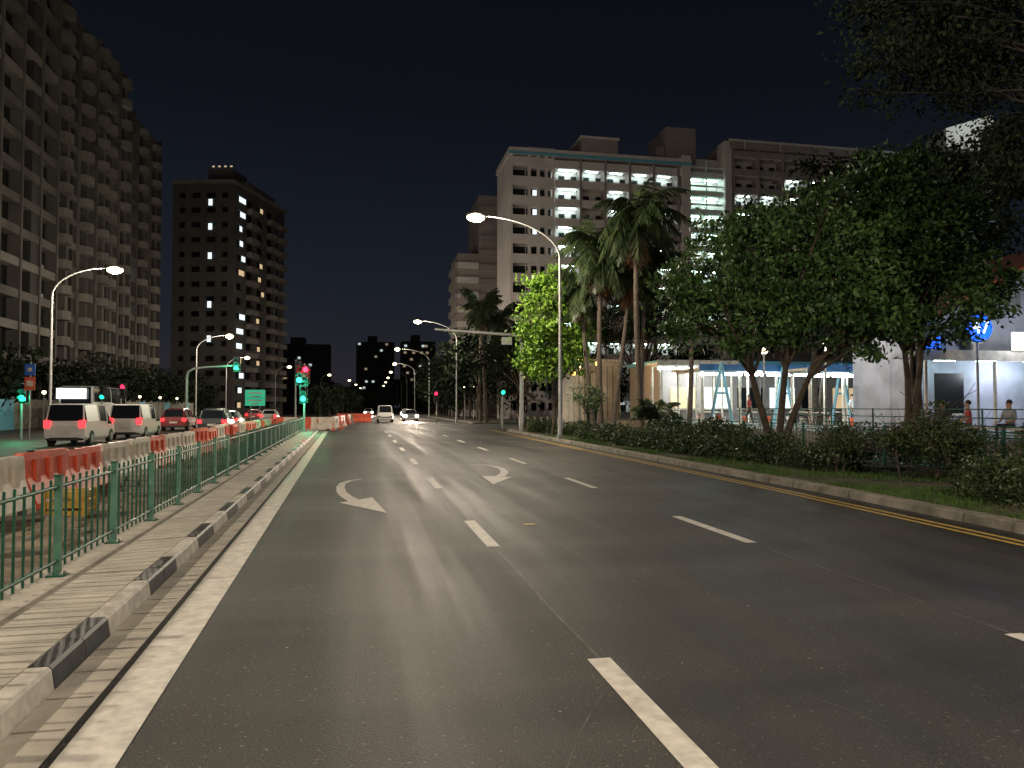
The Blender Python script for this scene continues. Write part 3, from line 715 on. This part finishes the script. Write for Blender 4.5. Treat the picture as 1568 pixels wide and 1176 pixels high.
def wallrun(p,q,nf,segs,wall,fh=3.05,balc=(),sp=1.5):
    p=Vector(p);q=Vector(q);d=(q-p).normalized();L=(q-p).length; ang=math.atan2(d.y,d.x)
    b.M=Matrix.Translation((p.x,p.y,0))@Matrix.Rotation(ang,4,'Z')
    for k in range(nf+1): b.box(.02,L-.02,-.01,.6,k*fh,min(H-.01,k*fh+sp),wall)
    for i in range(segs+1):
        xc=min(max(i*L/segs,.6),L-.6); b.box(xc-.6,xc+.6,-.1,.65,0,H,wall)
    for i in balc:
        xa=(i+.12)*L/segs;xb=(i+.88)*L/segs
        for k in range(1,nf): b.box(xa,xb,-1.3,-.02,k*fh-.12,k*fh,WALL_AL); b.box(xa,xb,-1.3,-1.2,k*fh,k*fh+.95,WALL_AL); b.box(xa,xa+.1,-1.2,-.02,k*fh,k*fh+.95,WALL_AL)
    b.M=None
wallrun(p0,p1,15,4,WALL_B,sp=1.9); wallrun(p1,p2,15,5,WALL_B,balc=(1,3,4))
b.prism([(-38.6,160.8),(-25.9,157.7),(-17.6,180.5),(-31,184.5)],H,H+.8,WALL_AL)
b.prism([(-32,163),(-27,162),(-25,168),(-30,169)],H+.8,H+4.2,WALL_B); b.prism([(-27,163),(-24,163),(-20,176),(-24,178)],H+.8,H+2,WALL_B)
b.build('structure',e)
b=MB()
def litpt(p,q,t,z,w,h,m_,off=-.12):
    p=Vector(p);q=Vector(q);d=(q-p).normalized();L=(q-p).length; b.M=Matrix.Translation((p.x,p.y,0))@Matrix.Rotation(math.atan2(d.y,d.x),4,'Z'); b.box(t*L-w/2,t*L+w/2,off-.03,off,z,z+h,m_); b.M=None
for z in (43,38,32,22,15): litpt(p0,p1,.62,z,.8,1.3,COOLW)
for k in range(15):
    if random.random()<.8: litpt(p1,p2,.12+random.uniform(-.02,.05),k*3.05+1.6,random.uniform(1.0,2.8),1.1,COOLW if random.random()<.7 else WARMW,-.13)
    if random.random()<.4: litpt(p1,p2,.5+random.uniform(-.06,.06),k*3.05+1.6,1.2,1.0,WARMW,-.13)
for t in (.2,.4,.6,.8): litpt(p0,p1,.55+t*.5-.1,H+4.4,.5,.3,WARMW,3)
b.build('lit_windows',e)

# HDB slab block facing the camera (facade y=103)
e=empty('housing_block'); b=MB(); F=2.82; NF=13; Hh=NF*F+1.5
b.box(21,48.2,104.6,113,0,Hh,HDBW)
b.box(20.6,21,103,113.3,0,Hh+1,HDBW)
for k in range(NF+1):
    z=k*F
    b.box(21.01,27.2,103,104.59,z-.1,z+.05,HDBW)
    b.box(27.21,48.2,102.9,104.59,z-.12,z+.03,HDBW)
    b.box(27.22,48.2,102.88,103.02,z+.03,z+1.05,HDBW)
    b.box(21.02,27.18,102.95,103.2,z+.06,z+1.25,HDBW)
    for xa in (23.2,24.55,25.75,26.9):
        b.box(xa,xa+.45 if xa<26.8 else 27.2,102.96,103.2,z+1.26,z+F-.11,HDBW)
    b.box(23.21,27.19,102.98,103.2,z+2.4,z+F-.115,HDBW)
    b.box(21.3,23.1,104.5,104.58,z+.1,z+2.6,GLASSB); b.box(23.3,27.0,104.5,104.58,z+.1,z+2.6,GLASSB)
for xx in (31.1,34.9,38.7,42.5,46.4): b.box(xx-.18,xx+.18,102.8,104.58,0,Hh,HDBT)
b.box(46.9,48.3,102.6,104.58,0,Hh+1.5,HDBW)
b.box(20.4,48.4,102.5,113.4,Hh+.0,Hh+.9,HDBW)
b.box(20.3,48.45,102.4,102.49,Hh-.1,Hh+.35,HDBBL)
b.box(31.2,36.8,102.7,110,Hh+.91,Hh+3.0,HDBT); b.box(31.0,37.0,102.5,110.2,Hh+3.0,Hh+3.3,HDBW)
b.box(45.0,49.8,104,111,Hh+.92,Hh+6.2,HDBT); b.box(43.8,45,105,111,Hh+.91,Hh+3.4,HDBT)
b.box(48.3,54.0,105.2,113,0,Hh+2,HDBW); b.box(53.9,55.0,102.6,105.19,0,Hh+4.2,HDBW)
for k in range(NF+1):
    z=k*F; b.box(48.4,53.8,103.2,105.1,z-.1,z+.04,STAIRW); b.box(48.4,53.8,103.1,103.25,z+.05,z+.75,STAIRW); b.box(48.4,53.8,103.1,103.25,z+1.35,z+1.6,STAIRW)
    b.box(51.0,51.15,103.05,103.24,z+.75,z+2.7,STAIRW)
H2=14*F+1.8
b.box(55,100,104.6,114,0,H2,HDBW)
for k in range(15):
    z=k*F+.6; b.box(55.02,100,102.9,104.59,z-.12,z+.03,HDBW); b.box(55.03,100,102.88,103.02,z+.03,z+1.02,HDBT)
for xx in np.arange(55.4,100,4.2): b.box(xx-.18,xx+.18,102.8,104.58,0,H2,HDBT)
b.box(54.6,100.4,102.4,114.4,H2,H2+1.3,HDBT); b.box(54.5,100.5,102.3,102.39,H2+1.0,H2+1.35,HDBW)
for xx in np.arange(57,100,6): b.box(xx,xx+.15,102.2,102.29,H2-.2,H2+1.3,HDBW)
b.add([(91.5,100.9,H2+2),(100.5,100.9,H2+2),(101.5,108,H2+2),(94,108,H2+2),(91.5,100.9,H2+5.2),(100.5,100.9,H2+8.2),(101.5,108,H2+8.2),(94,108,H2+6.2)],[(0,3,2,1),(4,5,6,7),(0,1,5,4),(1,2,6,5),(2,3,7,6),(3,0,4,7)],mat('roof_tank_white',(.8,.8,.76),.6))
b.box(93,99,102.5,107,H2+1.3,H2+2,HDBT)
for k in range(14):
    for xx in np.arange(28.2,99,1.9):
        if 46.5<xx<55.5: continue
        z=k*F+(.6 if xx>55 else 0); b.box(xx,xx+.9,104.55,104.588,z+.9,z+2.1,GLASSB)
b.build('structure',e); plight('tank_fill_light',(95,92,H2+6),1600,(.95,1,.95),.4,e)  # unseen light added in front of the roof tank to brighten it, no fixture
b=MB()
for k in range(NF):
    z=k*F+F-.22
    if k>1: b.box(28.0,30.6,103.6,103.75,z,z+.08,TUBE)
    for xx in (33,36.8,40.6,44.4):
        if k==NF-1 or random.random()<.45: b.box(xx-.9,xx+.9,103.6,103.75,z,z+.08,TUBE)
    if k>4: b.box(48.9,50.6,104.2,104.35,z,z+.08,TUBE); b.box(51.4,53.4,104.2,104.35,z,z+.08,TUBE)
    if k>7:
        for xx in np.arange(57.5,99,4.2):
            if random.random()<.7: b.box(xx-.9,xx+.9,103.6,103.75,z+.6,z+.68,TUBE)
for k in (11,10,9): b.box(24.0,24.7,103.35,103.38,k*F+1.4,k*F+2.2,COOLW)
b.build('corridor_lights',e)
e=empty('housing_block'); b=MB()
b.box(22,30,141,155,0,43,HDBT); b.box(18.0,21.98,141,153,0,31.5,HDBT)
for k in range(15):
    z=k*2.85
    if z<41: b.box(22.0,26,140.4,140.98,z,z+.9,HDBT)
    if z<30: b.box(17.8,21.9,140.4,140.98,z,z+1.2,HDBW); b.box(17.4,17.98,141,152,z,z+1.2,HDBT)
b.build('structure',e)

# right shophouse with gable end
e=empty('shophouse'); b=MB(); SW=mat('shop_wall',(.34,.35,.42),.8,.2,.8); RT_=mat('roof_tile_red',(.12,.04,.025),.8,.3,3); BLW=mat('shop_blue_panel',(.05,.16,.36),.6)
gy=28.5; gd=4.2
b.add([(24,gy,.7),(40,gy,.7),(40,gy,5.6),(32,gy,9.2),(24,gy,5.6),(24,gy+gd,.7),(40,gy+gd,.7),(40,gy+gd,5.6),(32,gy+gd,9.2),(24,gy+gd,5.6)],
      [(0,1,2,3,4),(9,8,7,6,5),(0,4,9,5),(1,6,7,2)],SW)
OT=mat('roof_trim_orange',(.35,.10,.04),.6)
for (xa,za,xb,zb) in ((23.2,5.26,32,9.24),(32,9.24,40.8,5.26)):
    b.add([(xa,gy-.7,za),(xb,gy-.7,zb),(xb,gy+gd+.6,zb),(xa,gy+gd+.6,za),(xa,gy-.7,za+.22),(xb,gy-.7,zb+.22),(xb,gy+gd+.6,zb+.22),(xa,gy+gd+.6,za+.22)],[(0,3,2,1),(4,5,6,7),(0,1,5,4),(1,2,6,5),(2,3,7,6),(3,0,4,7)],RT_)
    b.add([(xa,gy-.76,za-.15),(xb,gy-.76,zb-.15),(xb,gy-.705,zb-.15),(xa,gy-.705,za-.15),(xa,gy-.76,za+.2),(xb,gy-.76,zb+.2),(xb,gy-.705,zb+.2),(xa,gy-.705,za+.2)],[(0,3,2,1),(4,5,6,7),(0,1,5,4),(1,2,6,5),(2,3,7,6),(3,0,4,7)],OT)
b.box(22.8,40,gy-1.7,gy-.01,3.9,4.12,SW); b.box(22.7,40,gy-1.75,gy-1.7,3.75,4.2,BWHITE)
b.box(24.05,25.6,gy-.06,gy-.005,4.3,5.6,BLW)
b.tube([(26.7,gy-.35,4.2),(26.7,gy-.35,5.4),(26.72,gy-.4,5.75),(27.0,gy-.45,5.95),(27.5,gy-.45,5.95)],.24,12,BWHITE)
for z in (4.6,5.2): b.box(26.40,27.0,gy-.6,gy-.02,z,z+.08,GALV)
b.box(28.3,29.3,gy-.35,gy-.02,6.2,7.1,GALV)
for xx in (25.0,31.5,35): b.box(xx,xx+1.5,gy-.03,gy-.006,1.5,3.3,GLASSB); b.box(xx-.08,xx+1.58,gy-.05,gy-.032,1.4,1.5,BWHITE)
for xx in (23.2,26.6,30.2,34): b.tube([(xx,gy-1.6,.75),(xx,gy-1.6,3.75)],.07,8,BWHITE)
b.build('structure',e)
b=MB(); b.box(27.3,31.5,gy-1.86,gy-1.77,4.22,5.0,WSIGN); b.box(23.0,23.7,gy-1.86,gy-1.77,4.25,4.75,BSIGN)
for xx in (24.2,26.3,28.8,31.0): b.box(xx,xx+1.0,gy-1.0,gy-.9,3.78,3.85,TUBE)
b.build('lit_signs',e)
b=MB(); LT=mat('sign_letter',(.05,.25,.15),.5)
for i in range(5): b.box(28.2+i*.5,28.5+i*.5,gy-1.875,gy-1.862,4.4,4.8,LT)
b.build('sign_letters',e)
plight('shop_light',(27.5,gy-3.0,5.0),200,(.75,.85,1),.3,e); plight('storefront_fill_light',(28.0,gy-1.2,3.4),150,(.82,.86,1),.3,e)  # the light under the canopy is added to brighten the storefront
e=empty('round_shop_sign'); b=MB(); b.tube([(24.4,25.5,.75),(24.4,25.5,4.4)],.05,8,GALV); b.tube([(24.4,25.5,5.0),(24.4,25.3,5.0)],.55,24,BSIGN); b.tube([(24.4,25.52,5.0),(24.4,25.45,5.0)],.6,24,BLACK); b.tube([(24.4,25.5,4.4),(24.4,25.5,4.5)],.04,6,GALV)
b.build('sign_disc',e)
cu=bpy.data.curves.new('digits','FONT'); cu.body='47'; cu.size=.8; cu.align_x='CENTER'; cu.align_y='CENTER'; cu.extrude=.01; cu.materials.append(WSIGN)
o=bpy.data.objects.new('sign_digits',cu); o.location=(24.4,25.28,5.0); o.rotation_euler=(math.pi/2,0,0); sc.collection.objects.link(o); o.parent=e
plight('sign_glow',(24.4,24.7,5.0),40,(.2,.4,1),.2,e)

def shelter(name,x0,x1,y0,y1,z,fascia,base=.75,nt=5,power=160):
    e=empty(name); b=MB()
    b.box(x0,x1,y0,y1,z,z+.12,BWHITE); b.box(x0-.05,x1+.05,y0-.08,y0-.01,z-.1,z+.3,fascia)
    nb=int((x1-x0)/3)+1
    for i in range(nb+1):
        xx=x0+.3+(x1-x0-.6)*i/nb
        for yy in (y0+.3,y1-.3): b.tube([(xx,yy,base),(xx,yy,z)],.08,8,BWHITE)
        b.box(xx-.05,xx+.05,y0+.1,y1-.1,z-.14,z-.002,GALV)
    for i in range(nb):
        xx=x0+1.5+i*3; b.box(xx-.5,xx+.5,y0+1.2,y0+2.0,base+.70,base+.75,BWHITE); b.tube([(xx,y0+1.6,base),(xx,y0+1.6,base+.7)],.05,6,GALV)
        for dd in (-.8,.8): b.tube([(xx+dd,y0+1.6,base),(xx+dd,y0+1.6,base+.45)],[.05,.16],8,ORANGE if i%2 else BWHITE)
    b.build('structure',e); b=MB()
    for i in range(nt):
        xx=x0+(x1-x0)*(i+.5)/nt; b.box(xx-.6,xx+.6,y0+.2,y0+.34,z-.34,z-.2,TUBE)
    b.build('lights',e); plight('shelter_light',((x0+x1)/2,(y0+y1)/2,z-.6),power,(.88,.95,1),.4,e)
shelter('food_court',19.3,29.5,40,44,4.0,BLW,nt=7,power=500)
shelter('covered_walkway',19.6,25.5,47,49,4.7,BWHITE,nt=4,power=260)
shelter('covered_walkway',22.5,27,34.2,36.4,3.7,BLW,nt=3,power=260)
AB=mat('pale_blue_steel',(.25,.50,.62),.5)
b=MB()
for xx in (20.4,24.4,28.2):
    b.tube([(xx-.7,39.5,.75),(xx,39.5,4.4)],.09,8,AB); b.tube([(xx+.7,39.5,.75),(xx,39.5,4.4)],.09,8,AB); b.tube([(xx-.35,39.5,2.6),(xx+.35,39.5,2.6)],.06,8,AB)
b.build('steel_frame')
b=MB(); b.box(21,50,49.5,56,.75,4.9,HDBT); b.box(20.8,50.2,49.3,56.2,4.9,5.15,HDBBL)
for i,xx in enumerate(np.arange(21.6,49,2.6)):
    b.box(xx,xx+2.0,49.44,49.49,1.7,3.2,[WARMW,COOLW,GLASSB,COOLW,GLASSB][i%5]); b.box(xx-.05,xx+2.05,49.1,49.48,1.6,1.68,BWHITE)
b.build('market_stall_block')
e=empty('white_kiosk'); b=MB(); KW=mat('kiosk_wall',(.62,.54,.45),.7,.1,1)
b.box(17.6,21.6,60,64,0,5.6,KW); b.box(17.4,21.8,59.8,64.2,5.6,5.85,BWHITE)
for xx in np.arange(17.9,21.5,.5): b.box(xx,xx+.06,59.95,59.995,.4,5.3,CONCD)
b.box(18.6,19.6,59.93,59.99,0,2.3,DARK)
b.build('structure',e)
def globe_lamp(x,y,z,mt,power,col,base=.15,r=.2):
    e=empty('park_lamp'); b=MB(); b.tube([(x,y,base),(x,y,z-.2)],[.06,.04],8,GALV); b.tube([(x,y,z-.25),(x,y,z-.15)],[.05,.12],8,GALV); b.tube([(x,y,z+r*.9),(x,y,z+r*1.1)],[.16,.02],8,GALV); b.build('post',e)
    b=MB(); b.ball((x,y,z),r,mt,12,8); b.build('globe',e)
    if power: plight('globe_light',(x,y-.35,z-.3),power,col,.15,e)
OC=(1,.6,.25)
globe_lamp(15.2,50.5,5.1,ORNG,260,OC); globe_lamp(17.1,52.3,5.0,ORNG,260,OC); globe_lamp(16.0,55,4.4,ORNG,0,OC)
globe_lamp(21.3,31.0,4.9,LAMPF,250,(1,.95,.85),.75); globe_lamp(19.6,33.5,4.6,LAMPF,0,(1,.9,.7),.75); globe_lamp(24.2,32.0,3.0,LAMPF,0,(.85,.9,1),.75,.16)
globe_lamp(20.8,36,3.6,LAMPF,0,(1,.95,.9),.75,.14); globe_lamp(13.5,72,4.2,LAMPF,0,(1,.9,.7),.1,.16); globe_lamp(12.6,92,4.2,LAMPF,0,(1,.9,.7),.1,.16); globe_lamp(14.5,97,4.4,LAMPF,0,(1,.9,.7),.1,.16); globe_lamp(12.8,130,4.4,LAMPF,0,OC,.1,.2)
b=MB()
for i in range(9): x=12.6+i*.55; b.tube([(x,58.4,.13),(x,58.4,1.0)],.05,8,BWHITE)
b.build('bollards')
b=MB()
for i in range(22):
    y=62+i*3; b.box(-27.0,-26.92,y,y+2.9,0,2.4,CONCD if i%4 else HDBBL); b.box(-27.2,-27,y-.06,y+.06,0,2.6,GALV)
b.build('site_hoarding')
for i in range(6): globe_lamp(-26.0,68+i*9,3.0,LAMPF,0,(1,.85,.6),0,.16)

def treemass(name,pts,w,h,nsub,nper,size,lm):
    b=MB(); E=[]
    for (x,y) in pts: E.append(((x+random.uniform(-w,w)*.3,y,h*.62*random.uniform(.8,1.15)),(w*random.uniform(.7,1.2),w*.8,h*.4*random.uniform(.8,1.2)))); b.tube([(x,y,0),(x,y,h*.6)],[.2,.1],6,BARK)
    crown(b,E,nsub,nper,1.2,size,lm,.5,.2); b.build(name)
treemass('distant_trees',[(-31,62+i*6) for i in range(16)],4,7,600,22,.3,LEAFD)
treemass('distant_trees',[(14+i*.35,84+i*9) for i in range(22)],5,11,1000,24,.38,LEAFD)
treemass('distant_trees',[(-24+i*.3,170+i*14) for i in range(14)],6,10,500,20,.5,LEAFD)
treemass('distant_trees',[(-6+i*.7,110+i*14) for i in range(14)],2.2,5.5,360,20,.28,LEAFD)
treemass('distant_trees',[(-30+i*6,430+random.uniform(-8,8)) for i in range(14)],9,17,600,22,1.0,LEAFD)
treemass('distant_trees',[(16+i*5,66+random.uniform(2,10)) for i in range(5)],3,8,260,24,.25,LEAFD)
def farblock(x,y,w,d,h,litn):
    e=empty('distant_building'); b=MB(); b.box(x,x+w,y+.4,y+d,0,h,WALL_AD)
    k=0
    while k*3<h-1: b.box(x-.1,x+w+.1,y,y+.39,k*3,k*3+1.3,WALL_AD); k+=1
    b.box(x+w*.3,x+w*.55,y+2,y+d-2,h,h+3,WALL_AD); b.build('structure',e); b=MB()
    for i in range(litn):
        xx=x+random.uniform(.5,w-2); z=3*random.randint(3,max(4,int(h/3)-1))+1.4; b.box(xx,xx+1.2,y-.06,y-.03,z,z+1.0,random.choice([FARW,FARC,FARW]))
    b.build('lit_windows',e)
farblock(-38,330,24,14,29,9); farblock(-3,360,18,14,33,8); farblock(17,330,15,14,31,18); farblock(-66,300,26,14,28,8); farblock(38,300,20,14,30,12)

# ------------------------------------------------------------------ people
SKIN=mat('skin',(.42,.25,.16),.6); HAIR=mat('hair',(.015,.012,.01),.6); LIPS=mat('lips',(.3,.1,.08),.6)
def person(x,y,z,ang,seated,shirt,pants):
    root=empty('person'); J={};Eg=[]
    def j(n,p,r): J[n]=(Vector(p),r)
    sh=.46 if seated else .95
    j('pel',(0,0,sh),.125);j('sp',(0,.01,sh+.2),.115);j('ch',(0,.02,sh+.4),.13);j('nk',(0,.02,sh+.54),.055);j('hd',(0,.04,sh+.64),.085);j('ht',(0,.035,sh+.74),.075)
    Eg+=[('pel','sp','shirt'),('sp','ch','shirt'),('ch','nk','shirt'),('nk','hd','skin'),('hd','ht','skin')]
    for s,k in ((-1,'L'),(1,'R')):
        j('s'+k,(s*.17,.02,sh+.44),.06); 
        if seated: j('e'+k,(s*.22,.06,sh+.18),.043); j('w'+k,(s*.14,.30,sh+.12),.03); j('p'+k,(s*.13,.37,sh+.11),.028); fd=Vector((0,.05,-.01))
        else: j('e'+k,(s*.23,-.02*s,sh+.17),.043); j('w'+k,(s*.24,.08*s+.03,sh-.07),.03); j('p'+k,(s*.24,.09*s+.04,sh-.15),.028); fd=Vector((0,.01,-.05))
        Eg+=[('ch','s'+k,'shirt'),('s'+k,'e'+k,'shirt'),('e'+k,'w'+k,'skin'),('w'+k,'p'+k,'skin')]
        for q in range(5):
            off=Vector(((q-2)*.014 if seated else 0,0 if seated else (q-2)*.014,0)); l=[.7,1,1.1,1,.8][q]
            a=J['p'+k][0]+off+fd*.5; c=a+fd*l
            j('f%s%d'%(k,q),a,.009); j('g%s%d'%(k,q),c+Vector((-s*.008,0,0)),.008); Eg+=[('p'+k,'f%s%d'%(k,q),'skin'),('f%s%d'%(k,q),'g%s%d'%(k,q),'skin')]
        j('h'+k,(s*.09,0,sh-.03),.09)
        if seated: j('k'+k,(s*.12,.44,sh+.02),.06); j('a'+k,(s*.12,.42,.09),.04); j('t'+k,(s*.13,.58,.035),.035)
        else: j('k'+k,(s*.1,.10*s+.03,.5),.062); j('a'+k,(s*.1,.14*s-.05,.09),.04); j('t'+k,(s*.11,.14*s+.12,.035),.035)
        Eg+=[('pel','h'+k,'pants'),('h'+k,'k'+k,'pants'),('k'+k,'a'+k,'pants'),('a'+k,'t'+k,'shoe')]
    names=list(J); idx={n:i for i,n in enumerate(names)}
    me=bpy.data.meshes.new('body'); me.from_pydata([J[n][0] for n in names],[(idx[a],idx[c]) for a,c,_ in Eg],[])
    ob=bpy.data.objects.new('body_skel',me); sc.collection.objects.link(ob)
    md=ob.modifiers.new('skin','SKIN'); sub=ob.modifiers.new('sub','SUBSURF'); sub.levels=1; sub.render_levels=1
    for i,n in enumerate(names): me.skin_vertices[0].data[i].radius=(J[n][1],J[n][1]); 
    me.skin_vertices[0].data[0].use_root=True
    dg=bpy.context.evaluated_depsgraph_get(); nm=bpy.data.meshes.new_from_object(ob.evaluated_get(dg)); bpy.data.objects.remove(ob)
    ms={'shirt':shirt,'pants':pants,'skin':SKIN,'shoe':BLACK}; ks=list(ms); nm.materials.clear()
    for k in ks: nm.materials.append(ms[k])
    for p in nm.polygons:
        c=Vector(p.center); best=9;bl='shirt'
        for a,d,l in Eg:
            A=J[a][0];B=J[d][0]; t=max(0,min(1,(c-A).dot(B-A)/max(1e-6,(B-A).length_squared))); dd=(c-A.lerp(B,t)).length-(J[a][1]*(1-t)+J[d][1]*t)
            if dd<best: best=dd;bl=l
        p.material_index=ks.index(bl); p.use_smooth=True
    ob=bpy.data.objects.new('body',nm); sc.collection.objects.link(ob); ob.parent=root
    b=MB(); hz=sh+.70
    b.ball((0,.005,hz+.035),(.086,.098,.088),HAIR,12,8); 
    for s in (-1,1): b.ball((s*.032,.118,hz-.01),.011,BLACK,6,4); b.ball((s*.088,.03,hz-.02),(.014,.025,.032),SKIN,6,5)
    b.ball((0,.128,hz-.035),(.013,.02,.022),SKIN,6,5); b.ball((0,.112,hz-.075),(.025,.012,.006),LIPS,6,4)
    b.build('head_details',root)
    root.location=(x,y,z); root.rotation_euler=(0,0,ang); return root
c1=mat('cloth_dark',(.05,.05,.06),.9); c2=mat('cloth_grey',(.25,.25,.27),.9); c3=mat('cloth_red',(.35,.06,.05),.9); c4=mat('cloth_white',(.6,.6,.6),.9)
person(19.8,22.2,.75,math.radians(120),True,c1,c1); person(19.9,21.2,.75,math.radians(60),True,c3,c1); person(19.9,19.6,.75,math.radians(100),True,c2,c1)
b=MB(); b.box(19.5,20.1,18.8,23.0,1.08,1.14,CONC)
for y in (19,20.9,22.7): b.box(19.6,20.0,y,y+.15,.75,1.08,CONCD)
b.build('bench')
person(12.3,57.4,.15,math.radians(170),False,c1,c2); person(27.0,36.9,.75,math.radians(200),False,c4,c1); person(21.6,38.5,.75,math.radians(80),False,c3,c1)
b=MB(); bx,by=19.6,29.5
b.M=Matrix.Translation((bx,by,.75))
for cx_ in (-.52,.52):
    b.tube([(cx_+.33*math.cos(t*math.pi/10),0,.34+.33*math.sin(t*math.pi/10)) for t in range(21)],.018,6,RUBBER,False)
    for t in range(8): b.tube([(cx_,0,.34),(cx_+.32*math.cos(t*math.pi/4),0,.34+.32*math.sin(t*math.pi/4))],.003,3,GALV,False)
for p,q in [((-.52,0,.34),(-.05,0,.30)),((-.05,0,.30),(.38,0,.80)),((-.05,0,.30),(-.2,0,.85)),((-.2,0,.78),(.38,0,.78)),((-.52,0,.34),(-.2,0,.78)),((.52,0,.34),(.36,0,.95))]: b.tube([p,q],.018,6,PRD)
b.tube([(.34,-.28,.98),(.36,0,.95),(.34,.28,.98)],.014,6,BLACK); b.box(-.33,-.08,-.06,.06,.85,.9,BLACK); b.build('bicycle')

# ------------------------------------------------------------------ world, sun, camera
w=bpy.data.worlds.new('World'); sc.world=w; w.use_nodes=True; nt=w.node_tree; L=nt.links.new
bg=nt.nodes['Background']; outw=[n for n in nt.nodes if n.type=='OUTPUT_WORLD'][0]
sky=nt.nodes.new('ShaderNodeTexSky'); sky.sky_type='NISHITA'; sky.sun_disc=False; sky.sun_elevation=math.radians(-4); sky.sun_rotation=math.radians(-20)
L(sky.outputs[0],bg.inputs['Color']); bg.inputs['Strength'].default_value=.02
tc=nt.nodes.new('ShaderNodeTexCoord'); sx=nt.nodes.new('ShaderNodeSeparateXYZ'); L(tc.outputs['Generated'],sx.inputs[0])
cr=nt.nodes.new('ShaderNodeValToRGB'); els=cr.color_ramp.elements; els[0].position=0; els[0].color=(.018,.018,.026,1); els[1].position=.75; els[1].color=(.0022,.0024,.0038,1)
e1=els.new(.12); e1.color=(.0092,.0118,.0190,1); e2=els.new(.38); e2.color=(.0036,.0047,.0080,1)
L(sx.outputs['Z'],cr.inputs['Fac']); bg2=nt.nodes.new('ShaderNodeBackground'); L(cr.outputs['Color'],bg2.inputs['Color']); bg2.inputs['Strength'].default_value=1.0
ad=nt.nodes.new('ShaderNodeAddShader'); L(bg.outputs[0],ad.inputs[0]); L(bg2.outputs[0],ad.inputs[1]); L(ad.outputs[0],outw.inputs[0])
sl=bpy.data.lights.new('moon_light','SUN'); sl.energy=.02; sl.angle=math.radians(.5); sl.color=(1,.95,.88); so=bpy.data.objects.new('moon_light',sl); so.rotation_euler=(math.radians(50),0,math.radians(-60)); sc.collection.objects.link(so)
cam=bpy.data.cameras.new('camera'); co=bpy.data.objects.new('camera',cam); sc.collection.objects.link(co); sc.camera=co
cam.sensor_width=36; cam.lens=25.94; cam.clip_end=3000; cam.clip_start=.05
co.location=(0,0,1.8); co.rotation_euler=(math.radians(90+1.77),0,math.radians(-11.46))
